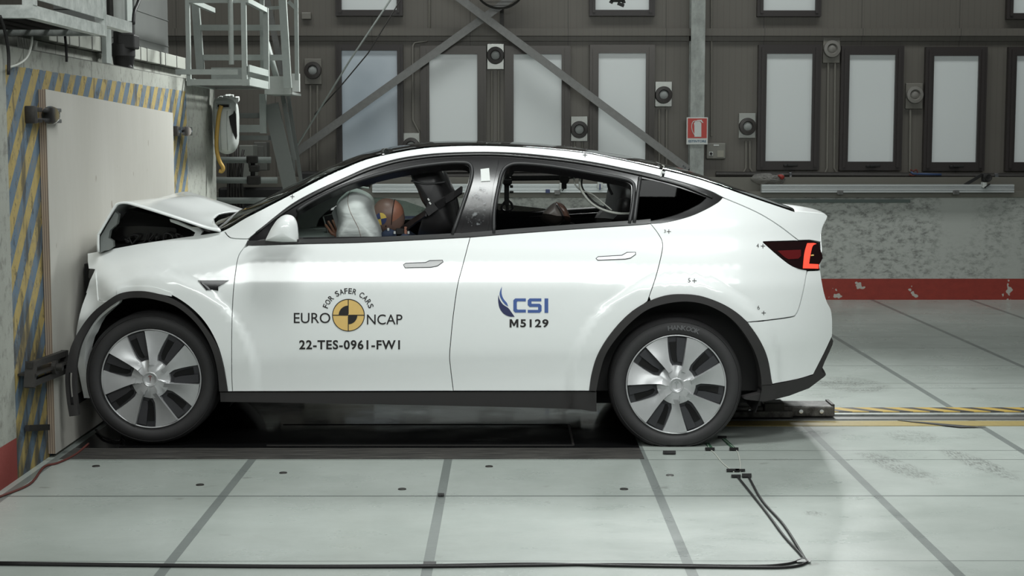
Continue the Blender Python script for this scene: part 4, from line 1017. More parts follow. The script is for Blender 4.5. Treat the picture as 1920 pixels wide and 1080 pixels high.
# =================================================================== wheels
def wheel(xc, zc, yface, sg, rot, label=None):
    """sg -1: near side (faces the camera); +1 far side"""
    Rt = 0.355
    
    bm = bmesh.new(); prof = [(0.262, -0.012), (0.268, 0.0), (0.280, 0.010), (0.300, 0.016), (0.322, 0.012), (0.338, 0.0), (0.348, -0.014), (0.354, -0.03), (Rt, -0.06), (Rt, -0.19), (0.345, -0.225), (0.30, -0.24), (0.26, -0.22)]
    lathe(bm, [(r, sg * d) for r, d in prof], (xc, yface, zc), 'y', 96, True)
    for v in bm.verts:
        if v.co.z < 0.004:
            v.co.z = 0.004
    t = obj('wheel', bm, M['tyre'], CAR, 40)
    if label: t['label'] = label
    for rr_ in (0.272, 0.333):
        bm = bmesh.new(); lathe(bm, [(rr_, sg * 0.004), (rr_ + .003, sg * 0.0075), (rr_ + .005, sg * 0.0045)], (xc, yface + sg * (0.0005 if rr_ > .3 else 0), zc), 'y', 96, True); obj('tyre_rib', bm, M['tyre'], t, True)
    # rim edge ring, dark dish
    R = 0.262
    bm = bmesh.new(); lathe(bm, [(R - 0.004, sg * 0.000), (R - 0.002, sg * 0.006), (R + 0.003, sg * 0.006), (R + 0.005, sg * -0.004)], (xc, yface, zc), 'y', 96, True); obj('rim_edge', bm, M['silver'], t, True)
    bm = bmesh.new(); lathe(bm, [(R, sg * -0.013), (R * 0.97, sg * -0.012), (R * .45, sg * -0.010), (0.0, sg * -0.010)], (xc, yface, zc), 'y', 96); obj('wheel_dish', bm, M['dgrey'], t, 40)
    def pol(r, a, d):
        a = math.radians(a + rot); return Vector((xc + r * R * math.sin(a), yface + sg * d, zc + r * R * math.cos(a)))
    if sg > 0: return t
    per = 360 / 7
    for k in range(7):
        o = k * per; bmb = bmesh.new(); bmo = bmesh.new(); bmg = bmesh.new()
        NR, NV = 14, 8
        g = []
        for i in range(NR + 1):
            r = 0.30 + (0.985 - 0.30) * i / NR; t_ = (r - 0.30) / 0.685
            aL = 12.5 + 6.0 * (1 - t_) ** 1.5
            aR = 40.7 - 7.0 * (1 - t_) + 13 * max(0, (0.50 - r) / 0.20) ** 1.5
            row = []
            for j in range(NV + 1):
                v = j / NV
                d = 0.004 + 0.020 * (1 - t_) ** 1.2 + 0.016 * (1 - v) ** 1.5 * (1 - 0.35 * t_) - 0.006 * v
                row.append(bmb.verts.new(pol(r, o + aL + (aR - aL) * v, d)))
            g.append(row)
        for a, b in zip(g, g[1:]):
            for j in range(NV): bmb.faces.new((a[j], a[j + 1], b[j + 1], b[j]))
        for j_, dd in ((0, -2.5), (NV, 2.0)):                       # side walls of the blade
            bot = [bmb.verts.new(pol(0.30 + 0.685 * i / NR, o + (12.5 + 6.0 * (1 - i / NR) ** 1.5 if j_ == 0 else 40.7 - 7.0 * (1 - i / NR) + 13 * max(0, (0.50 - (0.30 + 0.685 * i / NR)) / 0.20) ** 1.5) + dd * 0.3, -0.012)) for i in range(NR + 1)]
            for i in range(NR):
                bmb.faces.new((g[i][j_], g[i + 1][j_], bot[i + 1], bot[i]))
        # dark slot: opening in the left half
        op = [pol(r, o + a_, -0.0045) for r, a_ in ((0.50, -9), (0.60, -10), (0.72, -10), (0.87, -9.5), (0.87, -0.5), (0.72, -0.5), (0.60, -0.5), (0.46, 2), (0.44, -3))]
        prism(bmo, op, (0, sg * -0.004, 0))
        e0 = [pol(r, o + a_, 0.001) for r, a_ in ((0.47, 3), (0.60, 0.5), (0.96, 0.2), (0.96, 10.5), (0.70, 13.5), (0.47, 16))]
        prism(bmg, e0, (0, sg * -0.008, 0))
        obj('wheel_blade', bmb, M['silver'], t, 32); obj('slot_opening', bmo, M['void'], t); obj('slot_cover', bmg, M['dgrey'], t)
    bmb = bmesh.new()
    ring = []                                                  # turbine-like hub, one ridge per blade
    for i in range(11):
        r = 0.12 + 0.27 * i / 10; row = []
        for j in range(140):
            a_ = 360 * j / 140; ph = ((a_ - 12.5 - 6.0 * (1 - max(0.0, (r - 0.30)) / 0.685) ** 1.5 + 14 * (0.39 - r) / 0.27) % per) / per
            h_ = 0.029 - 0.012 * (i / 10) ** 1.5 + 0.012 * (i / 10) * max(0.0, 1 - ph * 1.9) ** 1.4 - 0.006 * (i / 10) ** 2 * (ph > .55) * math.sin((ph - .55) / .45 * math.pi)
            row.append(bmb.verts.new(pol(r, a_, h_)))
        ring.append(row)
    ring.append([bmb.verts.new(pol(0.395, 360 * j / 140, -0.012)) for j in range(140)])
    for a, b in zip(ring, ring[1:]):
        for j in range(140): bmb.faces.new((a[j], a[(j + 1) % 140], b[(j + 1) % 140], b[j]))
    obj('wheel_hub', bmb, M['silver'], t, 32)
    bm = bmesh.new(); lathe(bm, [(0.0, sg * 0.022), (0.022, sg * 0.022), (0.030, sg * 0.025), (0.036, sg * 0.031), (0.041, sg * 0.029), (0.046, sg * 0.012)], (xc, yface, zc), 'y', 48); hc = obj('hub_cap', bm, M['silver'], t, 50)
    bm = bmesh.new()
    prism(bm, [pol(r, a_ - rot, 0.0225) for r, a_ in ((.075, -38), (.088, 0), (.075, 38), (.055, 34), (.055, 16), (.07, 180), (.055, -16), (.055, -34))], (0, sg * 0.002, 0)); obj('hub_emblem', bm, M['chrome'], hc)
    return t
w_r = wheel(WHEELS[1][0], WHEELS[1][1], 8.245, -1, 0.0, 'rear wheel standing on the pale floor')
w_f = wheel(WHEELS[0][0], WHEELS[0][1], 8.27, -1, -18.5, 'front wheel pushed back into its arch')
wheel(WHEELS[1][0], WHEELS[1][1], 2 * YC - 8.245, 1, 20.0); wheel(WHEELS[0][0], WHEELS[0][1], 2 * YC - 8.27, 1, 5.0)
# tyre lettering
xc, zc = WHEELS[1]; bm = bmesh.new(); word = 'HANKOOK'; 
for i, ch in enumerate(word):
    a = math.radians(-9 + 32 * (i + .5) / len(word)); vs, fs = fit_text(ch, -.0125, -.0125, .0125, .0125, 0.02); r0 = 0.305
    def tp(x, y): 
        px_, pz_ = xc + math.sin(a) * (r0 - y) + math.cos(a) * x, zc + math.cos(a) * (r0 - y) - math.sin(a) * x; return (px_, 8.245 - 0.0175, pz_)
    bv = [bm.verts.new(tp(x, y)) for x, y in vs]
    for f in fs:
        try: bm.faces.new([bv[j] for j in f])
        except ValueError: pass
for f in bm.faces:
    f.normal_update()
    if f.normal.y > 0: f.normal_flip()
obj('tyre_lettering', bm, M['tyretext'], w_r, recalc=False)

# =================================================================== cabin
def pil(name, pts, Y, near, far, m, parent, pw=0.8, n=7, smooth=True, cs=(0, 0)):
    bm = bmesh.new(); pillow(bm, px_outline(pts, Y, 4), Y, near, far, n, pw, cs); return obj(name, bm, m, parent, smooth)
def ext(name, pts, Y0, Y1, m, parent, curve=True):
    o_ = px_outline(pts, Y0, 4) if curve else [(p.x, p.z) for p in (P(a, b, Y0) for a, b in pts)]
    bm = bmesh.new(); prism(bm, [(x, Y0, z) for x, z in o_], (0, Y1 - Y0, 0)); return obj(name, bm, m, parent, 40)
YD = YC - 0.38; YPS = YC + 0.38
seat = [(770, 322), (776, 313), (800, 310), (822, 312), (833, 331), (845, 357), (851, 380), (856, 410), (858, 450), (788, 450), (790, 425), (796, 402), (800, 390), (791, 375), (782, 352), (774, 337)]
st = pil('front_seat', seat, YD, 0.20, 0.20, M['cloth_black'], CAR, 0.45)
bm = bmesh.new(); tube(bm, [P(a, b, YD - 0.195) for a, b in c2([(771, 339), (800, 345), (836, 341)], 5)], 0.006, 6); obj('headrest_seam', bm, M['seal'], st, True)
bm = bmesh.new()
for a, b in ((802, 372), (805, 379)): bar(bm, P(a, b, YD - 0.20), P(a + 3, b + 4, YD - 0.20), 0.008)
obj('seat_tag', bm, M['white'], st)
seat2 = [(a + 4, b) for a, b in seat]
pil('front_seat', [(p[0] + 10, p[1] + 6) for p in seat], YPS, 0.20, 0.20, M['cloth_black'], CAR, 0.45)
pil('rear_seat', [(1150, 346), (1158, 335), (1178, 334), (1192, 345), (1198, 380), (1200, 425), (1120, 426), (1136, 405), (1142, 385), (1146, 362)], YC + 0.1, 0.62, 0.62, M['cloth_black'], CAR, 0.30)
pil('rear_headrest', [(1160, 372), (1170, 365), (1182, 370), (1186, 390), (1182, 402), (1162, 402), (1157, 390)], YC - 0.42, 0.13, 0.13, M['cloth_black'], CAR, 0.5)
bm = bmesh.new(); bx(bm, -1.6, 1.5, YC - .80, YC + .80, 0.28, 0.80); obj('cabin_floor', bm, M['deep'], CAR)
bm = bmesh.new(); bx(bm, -0.05, 0.80, YC - .80, YC + .80, 0.8, 1.06, .05); obj('rear_bench', bm, M['cloth_black'], CAR)
# belt
bm = bmesh.new()
bl = [P(866, 356, YC - .66), P(852, 366, YC - .62), P(836, 375, YD - .21), P(818, 386, YD - .23), P(800, 399, YD - .22), P(780, 412, YD - .12), P(760, 427, YD - .06), P(740, 442, YD)]
for a, b in zip(bl, bl[1:]): bar(bm, a, b, 0.01, 0.045, Vector((0.5, 0, 1)))
obj('seat_belt', bm, M['cloth_black'], CAR)
# dashboard, far pillar trim, screens
ext('dashboard', [(470, 462), (520, 452), (575, 449), (600, 450), (612, 456), (600, 490), (480, 490)], YC - 0.72, YC + 0.74, mat('dash_grey', (128, 132, 131), 0.6), CAR)
ext('pillar_trim', [(545, 448), (557, 395), (600, 372), (668, 343), (716, 329), (702, 345), (668, 358), (640, 380), (612, 396), (598, 410), (592, 425), (596, 448)], YC + 0.58, YC + 0.62, mat('pale_grey_pillar_trim', (196, 200, 197), 0.7), CAR, False)
pil('dash_end', [(590, 420), (600, 405), (615, 396), (640, 392), (650, 400), (640, 440), (592, 446)], YC + 0.66, 0.03, 0.03, M['deep'], CAR)
ext('centre_screen', [(606, 406), (624, 401), (636, 443), (617, 446)], YC - 0.12, YC + 0.10, M['gloss_black'], CAR, False)
bm = bmesh.new(); q = [P(a, b, YC - 0.125) for a, b in [(606, 406), (624, 401), (636, 443), (617, 446)]]; tube(bm, q + [q[0]], 0.005, 6); obj('screen_rim', bm, M['steel'], CAR, True)
ext('steering_wheel_cover', [(622, 399), (628, 388), (634, 389), (643, 424), (640, 436), (632, 430)], YD - 0.08, YD + 0.10, mat('mid_grey_plastic', (120, 122, 122), 0.4), CAR, False)
bm = bmesh.new(); c = P(672, 430, YD); dirn = Vector((0.9, 0, 0.42)).normalized(); u = Vector((0, 1, 0)); v_ = dirn.cross(u)
tube(bm, [c + (u * math.cos(a) + v_ * math.sin(a)) * 0.18 for a in [2 * math.pi * k / 32 for k in range(33)]], 0.014, 8, False); bar(bm, c - u * .17, c + u * .17, 0.03, 0.04); obj('steering_wheel', bm, M['cloth_black'], CAR, True)
# airbag
ab = [(634, 446), (636, 420), (634, 395), (636, 378), (643, 365), (653, 357), (664, 354), (677, 356), (690, 363), (698, 374), (703, 390), (709, 410), (714, 430), (718, 446), (718, 470), (640, 470)]
bm = bmesh.new(); pillow(bm, px_outline(ab, YD - .03, 5), YD - .03, 0.30, 0.30, 12, 0.55)
for v in bm.verts:
    d = v.co.y - YD; v.co += Vector((0.004 * math.sin(40 * v.co.z + 9 * v.co.x), 0, 0.003 * math.sin(52 * v.co.x + 30 * v.co.z)))
agm = N('airbag_woven_fabric'); agm.set(Base_Color=lin((200, 206, 203)), Roughness=0.85); agm.bump(agm.noise(7, 3, 0.5, (1, 1, 3)), 0.22, 0.03)
ag = obj('airbag', bm, agm.m, CAR, True); ag['label'] = 'pale grey inflated driver airbag'
bm = bmesh.new()
sp_ = c2([(658, 355), (654, 364), (652, 378), (656, 395), (664, 412), (672, 428), (677, 446)], 5)
from mathutils.bvhtree import BVHTree
def caster(ob):
    me = ob.data; return BVHTree.FromPolygons([tuple(v.co) for v in me.vertices], [tuple(p.vertices) for p in me.polygons])
tr = caster(ag); pts = []
for a, b in sp_:
    d = ray(a, b).normalized(); h = tr.ray_cast(O, d)
    if h[0] is not None: pts.append(h[0] - d * 0.0005)
if len(pts) > 1: tube(bm, pts, 0.0012, 5)
obj('airbag_seam', bm, mat('brown_stitching', (128, 104, 92), 0.8), ag, True)
# rear-view mirror
pil('rear_view_mirror', [(667, 348), (680, 341), (698, 337), (695, 346), (692, 353), (680, 352)], YC - 0.10, 0.12, 0.12, M['dark'], CAR, 0.4)
bm = bmesh.new(); tube(bm, [P(a, b, YC - .225) for a, b in c2([(671, 349), (680, 351), (692, 353)], 4)], 0.006, 6); obj('mirror_edge', bm, M['white'], CAR, True)
# on-board camera rig and its cables, silver disc
e = empty('onboard_camera_rig', P(955, 400, YC + 0.45), 'black camera rig clamped upright inside the rear of the car', 'camera rig')
Yr = YC + 0.45; bm = bmesh.new(); bar(bm, P(950, 322, Yr), P(950, 385, Yr), 0.03); bar(bm, P(950, 372, Yr), P(952, 405, Yr), 0.018)
lathe(bm, [(0.035, -0.02), (0.035, 0.02)], tuple(P(953, 321, Yr)), 'y', 18); lathe(bm, [(0.03, -0.02), (0.03, 0.02)], tuple(P(951, 340, Yr)), 'y', 18); obj('upright', bm, M['dark'], e)
bm = bmesh.new()
for a, b, c_, d in ((956, 347, 962, 352), (944, 345, 960, 336), (955, 358, 963, 362)): p = P(a, d, Yr); q = P(c_, b, Yr); bx(bm, min(p.x, q.x), max(p.x, q.x), Yr - .03, Yr + .03, min(p.z, q.z), max(p.z, q.z), .004)
bar(bm, P(955, 325, Yr), P(966, 312, Yr), 0.018); obj('clamps', bm, M['dark'], e)
bm = bmesh.new(); bar(bm, P(958, 333, Yr), P(1060, 332, Yr), 0.022); bar(bm, P(958, 337, Yr), P(1062, 336, Yr), 0.014); bar(bm, P(1060, 335, Yr), P(1103, 330, Yr), 0.012); obj('cross_rods', bm, M['dark'], e)
bm = bmesh.new(); lathe(bm, [(0.03, -0.03), (0.03, 0.03)], tuple(P(1058, 336, Yr)), 'y', 16); p = P(1053, 354, Yr - .01); q = P(1062, 344, Yr); bx(bm, p.x, q.x, Yr - .03, Yr + .02, p.z, q.z); obj('joint', bm, M['dark'], e)
bm = bmesh.new(); tube(bm, [P(a, b, Yr) for a, b in c2([(944, 382), (950, 376), (958, 380), (960, 392), (945, 396), (940, 388), (944, 382)], 4)], 0.008, 6); obj('cable_loop', bm, M['cable'], e, True)
for i, (pp, m_, r_, lb) in enumerate([([(1089, 328), (1087, 345), (1092, 360), (1108, 380), (1130, 393), (1158, 400), (1186, 400)], M['pcable'], .007, 'thick pale cable looping down inside the rear window'),
                                  ([(1076, 325), (1078, 345), (1090, 357), (1110, 364), (1130, 380), (1147, 394)], M['pcable'], .004, 'thin pale cable slanting down inside the rear window'),
                                  ([(1092, 326), (1090, 348), (1100, 366), (1118, 383), (1136, 391)], M['cable'], .007, 'black cable beside the thick pale cable inside the rear window'),
                                  ([(1139, 335), (1141, 350), (1148, 365)], M['cable'], .007, 'short black cable hanging before the rear seat')]):
    bm = bmesh.new(); tube(bm, [P(a, b, YC - 0.60 + 0.03 * i) for a, b in c2(pp, 5)], r_, 8); tag(obj('signal_cable', bm, m_, None, True), lb, 'cable', 'measuring cables inside the car')
bm = bmesh.new(); c = P(1203, 410, YC - 0.68); lathe(bm, [(0.0, -0.016), (0.018, -0.014), (0.024, -0.004), (0.030, 0.0), (0.033, -0.004), (0.036, 0.01)], tuple(c), 'y', 28); tag(obj('silver_disc', bm, M['chrome'], CAR, 40))

# =================================================================== crash-test dummies
def head(bm, c, sx, sy, sz, tilt, face=True):
    """skull with brow, nose, mouth, chin and ears, looking towards -x before the tilt"""
    bmesh.ops.create_uvsphere(bm, u_segments=40, v_segments=28, radius=1.0)
    for v in bm.verts:
        x, y, z = v.co
        f = max(0.0, -x)
        z2 = z * (1.0 if z > 0 else 1.15)
        w = 1.0 - 0.25 * max(0, -z) * (0.4 + f)               # narrows to the chin
        x2 = x * (1.0 + (0.05 if z < 0 else 0))
        nose = 0.20 * math.exp(-((y / 0.16) ** 2)) * math.exp(-(((z + 0.18) / 0.22) ** 2)) * (f > 0.3)
        brow = 0.05 * math.exp(-(((z - 0.16) / 0.10) ** 2)) * (f > 0.4)
        eye = -0.09 * math.exp(-(((abs(y) - 0.36) / 0.15) ** 2)) * math.exp(-(((z - 0.0) / 0.10) ** 2)) * (f > 0.3)
        mouth = -0.04 * math.exp(-(((z + 0.56) / 0.05) ** 2)) * math.exp(-((y / 0.35) ** 2)) * (f > 0.3)
        lips = 0.04 * (math.exp(-(((z + 0.48) / 0.06) ** 2)) + math.exp(-(((z + 0.64) / 0.06) ** 2))) * math.exp(-((y / 0.30) ** 2)) * (f > 0.3)
        chin = 0.07 * math.exp(-(((z + 0.86) / 0.12) ** 2)) * math.exp(-((y / 0.35) ** 2)) * (f > 0.1)
        v.co = Vector(((x2 - nose - brow - eye - mouth - lips - chin) * sx, y * w * sy, z2 * sz))
    R_ = Matrix.Rotation(tilt, 4, 'Y'); bmesh.ops.transform(bm, matrix=Matrix.Translation(c) @ R_, verts=bm.verts[:])
    return Matrix.Translation(c) @ R_
def skin_body(name, nodes, edges, m, parent, sub=2):
    me = bpy.data.meshes.new(name); me.from_pydata([n[0] for n in nodes], edges, []); me.update()
    o = link(name, me, m, parent); md = o.modifiers.new('skin', 'SKIN'); md.use_smooth_shade = True
    for v, n in zip(me.skin_vertices[0].data, nodes): v.radius = (n[1], n[1]); v.use_root = False
    me.skin_vertices[0].data[0].use_root = True
    s_ = o.modifiers.new('sub', 'SUBSURF'); s_.levels = s_.render_levels = sub
    return o
def hand(wrist, palm_dir, side, up, sc, m, parent):
    """palm, four unequal bent fingers and a thumb from the side of the palm"""
    d = palm_dir.normalized(); s_ = side.normalized(); u = up.normalized(); nodes = []; edges = []
    def nd(p, r): nodes.append((tuple(p), r)); return len(nodes) - 1
    w0 = nd(wrist, 0.024 * sc); pc = nd(wrist + d * 0.035 * sc, 0.024 * sc); edges.append((w0, pc))
    for i, (off, L, bend) in enumerate(((-.030, .066, .10), (-.010, .076, .16), (.011, .071, .24), (.030, .056, .34))):
        k = nd(wrist + d * 0.085 * sc + s_ * off * sc, 0.0115 * sc); edges.append((pc, k)); p = wrist + d * 0.085 * sc + s_ * off * sc; dd = d.copy()
        for seg in (0.45, 0.32, 0.23):
            dd = (dd - u * bend).normalized(); p = p + dd * L * seg * sc * 1.1 + s_ * off * 0.12 * sc; j = nd(p, 0.0085 * sc); edges.append((k, j)); k = j
    t0 = nd(wrist + d * 0.03 * sc - s_ * 0.026 * sc, 0.013 * sc); t1 = nd(wrist + d * 0.058 * sc - s_ * 0.052 * sc - u * .008, 0.010 * sc); t2 = nd(wrist + d * 0.084 * sc - s_ * 0.062 * sc - u * .016, 0.0085 * sc)
    edges += [(pc, t0), (t0, t1), (t1, t2)]
    return skin_body('hand', nodes, edges, m, parent, 2)
DUM = empty('crash_test_dummy', (P(800, 450, YD).x, YD, 0.8), 'crash-test dummy at the wheel with its face in the airbag', 'dummy')
hc_ = P(728, 403, YD); bm = bmesh.new(); Mh = head(bm, hc_, 0.083, 0.070, 0.096, math.radians(-28)); hd = obj('head', bm, M['skin'], DUM, True)
# skull cap and seam on the back of the head
bm = bmesh.new(); bmesh.ops.create_uvsphere(bm, u_segments=40, v_segments=28, radius=1.0)
for v in bm.verts: v.co = Vector((v.co.x * 0.0845, v.co.y * 0.072, v.co.z * 0.088))
bmesh.ops.bisect_plane(bm, geom=bm.verts[:] + bm.edges[:] + bm.faces[:], plane_co=(0.024, 0, 0), plane_no=(1, 0, 0), clear_inner=True)
bmesh.ops.holes_fill(bm, edges=[e_ for e_ in bm.edges if e_.is_boundary])
Rs = Matrix.Translation(hc_ + Vector((.004, 0, .004))) @ Matrix.Rotation(math.radians(7), 4, 'Y'); bmesh.ops.transform(bm, matrix=Rs, verts=bm.verts[:]); sk = obj('skull_cap', bm, M['skin2'], hd, 40)
bm = bmesh.new(); tube(bm, [Rs @ Vector((0.0235, 0.0705 * math.cos(a), 0.0855 * math.sin(a))) for a in [2 * math.pi * k / 40 for k in range(41)]], 0.0022, 6, False); obj('cap_seam', bm, M['deep'], hd, True)
hb = BVHTree.FromPolygons([tuple(v.co) for v in hd.data.vertices], [tuple(p.vertices) for p in hd.data.polygons])
def on_head(a, b, tree, off=0.0012):
    d = ray(a, b).normalized(); h = tree.ray_cast(O, d); return (h[0] if h[0] is not None else P(a, b, YD - .06)) - d * off
for nm, m_, segs in (('target_sticker', M['yellow'], ((10, 100), (190, 280))), ('target_sticker_blue', M['sblue'], ((100, 190), (280, 370)))):
    bm = bmesh.new()
    for a0, a1 in segs:
        K, Q = 8, 4; g = [[bm.verts.new(on_head(714 + 10.8 * (j / Q) * math.cos(math.radians(a0 + (a1 - a0) * k / K)), 410.5 - 11.5 * (j / Q) * math.sin(math.radians(a0 + (a1 - a0) * k / K)), hb)) for j in range(Q + 1)] for k in range(K + 1)]
        for r0, r1 in zip(g, g[1:]):
            for j in range(Q): bm.faces.new((r0[j], r0[j + 1], r1[j + 1], r1[j]))
    bmesh.ops.remove_doubles(bm, verts=bm.verts[:], dist=1e-5); obj(nm, bm, m_, hd, True)
bm = bmesh.new(); c = on_head(723.5, 424, hb, 0.001); lathe(bm, [(0.004, 0), (0.004, -.003), (0, -.003)], tuple(c), 'y', 12); obj('ear_bolt', bm, M['deep'], hd)
bm = bmesh.new(); p = P(734, 377.5, YD); bmesh.ops.create_uvsphere(bm, u_segments=12, v_segments=8, radius=0.006, matrix=Matrix.Translation(p)); obj('crown_marker', bm, M['white'], hd, True)
# neck with collar, torso, arms
nk0 = P(734, 428, YD); nk1 = P(762, 446, YD)
bm = bmesh.new()
for k in range(5):
    a = nk0.lerp(nk1, k / 5); b = nk0.lerp(nk1, (k + .62) / 5); tube(bm, [a, b], 0.036, 20)
obj('neck', bm, M['dark'], DUM, 40)
pel = Vector((P(800, 450, YD).x + 0.02, YD, 0.80)); sh = P(770, 458, YD)
nodes = [(tuple(pel), .15), (tuple(pel.lerp(sh, .5)), .15), (tuple(sh), .13), (tuple(P(752, 446, YD)), .065),
         (tuple(sh + Vector((-.03, -.17, -.02))), .065), (tuple(sh + Vector((-.20, -.21, -.10))), .05), (tuple(P(660, 452, YC - .30) + Vector((0, -.1, 0))), .04),
         (tuple(sh + Vector((-.03, .17, -.02))), .065), (tuple(sh + Vector((-.20, .21, -.10))), .05), (tuple(P(660, 455, YC - .25)), .04),
         (tuple(pel + Vector((-.10, -.10, -.02))), .10), (tuple(pel + Vector((-.46, -.12, .03))), .075), (tuple(pel + Vector((-.70, -.12, -.28))), .05),
         (tuple(pel + Vector((-.10, .10, -.02))), .10), (tuple(pel + Vector((-.46, .12, .03))), .075), (tuple(pel + Vector((-.70, .12, -.28))), .05)]
skin_body('body', nodes, [(0, 1), (1, 2), (2, 3), (2, 4), (4, 5), (5, 6), (2, 7), (7, 8), (8, 9), (0, 10), (10, 11), (11, 12), (0, 13), (13, 14), (14, 15)], M['shirt'], DUM, 2)
bm = bmesh.new(); tube(bm, [P(716, 443, YD - .05), P(730, 436, YD - .06), P(742, 440, YD - .05)], [0.02, 0.026, 0.02], 10); obj('shirt_collar', bm, M['shirt'], DUM, True)
# load-cell block and connectors behind the neck
bm = bmesh.new(); p = P(742, 440, YD - .07); q = P(764, 428, YD - .05); bx(bm, p.x, q.x, YD - .07, YD - .01, p.z, q.z, .004); obj('load_cell', bm, M['dark'], DUM)
bm = bmesh.new(); p = P(758, 441, YD - .08); q = P(763, 425, YD - .08); bx(bm, p.x, q.x, YD - .085, YD - .03, p.z, q.z, .003); obj('bracket', bm, M['skin2'], DUM)
for a, b in ((740, 436), (728, 430), (766, 436)):
    bm = bmesh.new(); p = P(a, b, YD - .085); bx(bm, p.x - .006, p.x + .006, YD - .09, YD - .08, p.z - .008, p.z + .008, .002); obj('connector', bm, M['white'], DUM)
# the far hand, raised beside the wheel
wr = P(641, 456, YC - .26); hand(wr, P(628, 430, YC - .26) - wr, Vector((0.85, 0.2, 0.45)), Vector((0.2, -1, 0.1)), 0.9, M['skin2'], DUM)
bm = bmesh.new(); p = P(636, 437, YC - .22); bmesh.ops.create_cube(bm, size=0.03, matrix=Matrix.Translation(p)); bmesh.ops.bevel(bm, geom=bm.edges[:], offset=.008, segments=2, affect='EDGES'); obj('wrist_pad', bm, M['white'], DUM, True)
# rear passenger dummy, only the bowed head shows
RD2 = empty('crash_test_dummy', (P(1060, 440, YC - .42).x, YC - .42, 0.8), 'bowed dark head of the second dummy behind the lowered rear window', 'dummy')
Y2 = YC - 0.36; dk = mat('grey_vinyl_skin', (104, 98, 94), 0.3); dk2 = mat('brown_cap', (98, 72, 62), 0.3)
pil('head', [(1015, 412), (1017, 401), (1024, 392), (1033, 384), (1041, 379.5), (1046, 383), (1054, 396), (1058, 412), (1040, 424)], Y2, 0.08, 0.08, dk, RD2, 0.6)
pil('skull_cap', [(1042, 380), (1048, 379.5), (1056, 383), (1063, 392), (1068, 404), (1070, 416), (1058, 416), (1052, 398)], Y2, 0.078, 0.078, dk2, RD2, 0.6)
bm = bmesh.new(); tube(bm, [P(a, b, Y2 - .072) for a, b in c2([(1043, 381), (1049, 390), (1055, 402), (1058, 414)], 4)], .004, 6); obj('cap_seam', bm, M['chrome'], RD2, True)
n2 = [(tuple(P(1100, 452, Y2) + Vector((0, 0, -.25))), .14), (tuple(P(1090, 442, Y2)+ Vector((0, 0, -.1))), .13), (tuple(P(1070, 428, Y2)), .05), (tuple(P(1052, 424, Y2)), .045)]
skin_body('body', n2, [(0, 1), (1, 2), (2, 3)], M['dark'], RD2, 2)

# =================================================================== floor: pit cover, rail, trolley, cables
pit = N('black_pit_cover'); nz = pit.noise(5, 4, 0.6); pit.set(Base_Color=lin((20, 20, 21)), Roughness=pit.ramp(nz, [(0.3, (0.05,) * 3), (0.7, (0.13,) * 3)]))
pr = N('worn_dark_edge'); nz = pr.noise(14, 5, 0.7, (0.3, 3, 1)); pr.set(Base_Color=pr.ramp(nz, [(0.35, lin((42, 41, 40))), (0.6, lin((78, 76, 73))), (0.8, lin((110, 108, 102)))]), Roughness=0.5)
e = empty('pit_cover', (-0.8, YC, 0), 'glossy black pit cover set in the floor beneath the car', 'pit cover')
ya = PZ(700, 861).y; yb = PZ(700, 841).y; xr = PZ(1208, 861).x
bm = bmesh.new(); bx(bm, XPLY + 0.03, xr, yb, 2 * YC - yb, -0.01, 0.0025); obj('gloss_panel', bm, pit.m, e)
for y0, y1 in ((ya, yb), (2 * YC - yb, 2 * YC - ya)):
    bm = bmesh.new(); m_ = (y0 + y1) / 2; bx(bm, XPLY + 0.03, xr, y0, m_ - .004, -0.01, 0.0035); bx(bm, XPLY + 0.03, xr, m_ + .004, y1, -0.01, 0.0035); obj('edge_strip', bm, pr.m, e)
bm = bmesh.new(); a = PZ(520, 836); b = PZ(1072, 797)
for y_ in (PZ(500, 836).y, PZ(500, 797).y): bar(bm, (PZ(500, 836).x, y_, 0.004), (PZ(1075, 836).x, y_, 0.004), 0.008, 0.003)
bar(bm, (PZ(1075, 836).x, PZ(500, 836).y, .004), (PZ(1075, 836).x, PZ(500, 797).y, .004), 0.012, 0.003); obj('panel_joint', bm, M['dsteel'], e)
# tow rail
hz = N('hazard_tape'); xyz = hz.xyz('Object'); f_ = hz.math('FRACT', hz.math('MULTIPLY', hz.math('ADD', xyz[0], hz.math('MULTIPLY', xyz[1], 1.0)), 5.5))
hz.set(Base_Color=hz.mix(hz.math('LESS_THAN', f_, 0.45), lin((182, 152, 66)), lin((48, 44, 40))), Roughness=0.5)
e = empty('tow_rail', (3.0, YC, 0), 'tow rail in the floor edged with yellow and black hazard tape', 'rail')
x0 = PZ(1300, 785).x; X1 = 10.9
def strip(name, ypx0, ypx1, z0, z1, m_, xs=x0):
    y0 = PZ(1700, ypx0).y; y1 = PZ(1700, ypx1).y; bm = bmesh.new(); bx(bm, xs, X1, y0, y1, z0, z1); return obj(name, bm, m_, e)
strip('hazard_strip', 773, 765, -.01, .004, hz.m, PZ(1480, 768).x)
strip('rail_groove', 782, 774, -.01, .003, M['deep']); strip('rail_bar', 780.5, 777.5, -.01, .012, M['galv']); strip('yellow_line', 799, 790, -.01, .003, mat('worn_yellow_paint', (152, 134, 76), 0.5, var=.2))
strip('steel_edge', 788, 783, -.01, .006, M['steel'])
bm = bmesh.new(); f0 = PZ(1683, 790); f1 = PZ(1760, 805)
prism(bm, [(PZ(a, b).x, PZ(a, b).y, 0.0045) for a, b in [(1683, 790), (1730, 793), (1848, 803), (1800, 803)]], (0, 0, .002)); tag(obj('black_tape', bm, M['dark']), 'black tape patch on the floor joint just in front of the tow rail', 'tape')
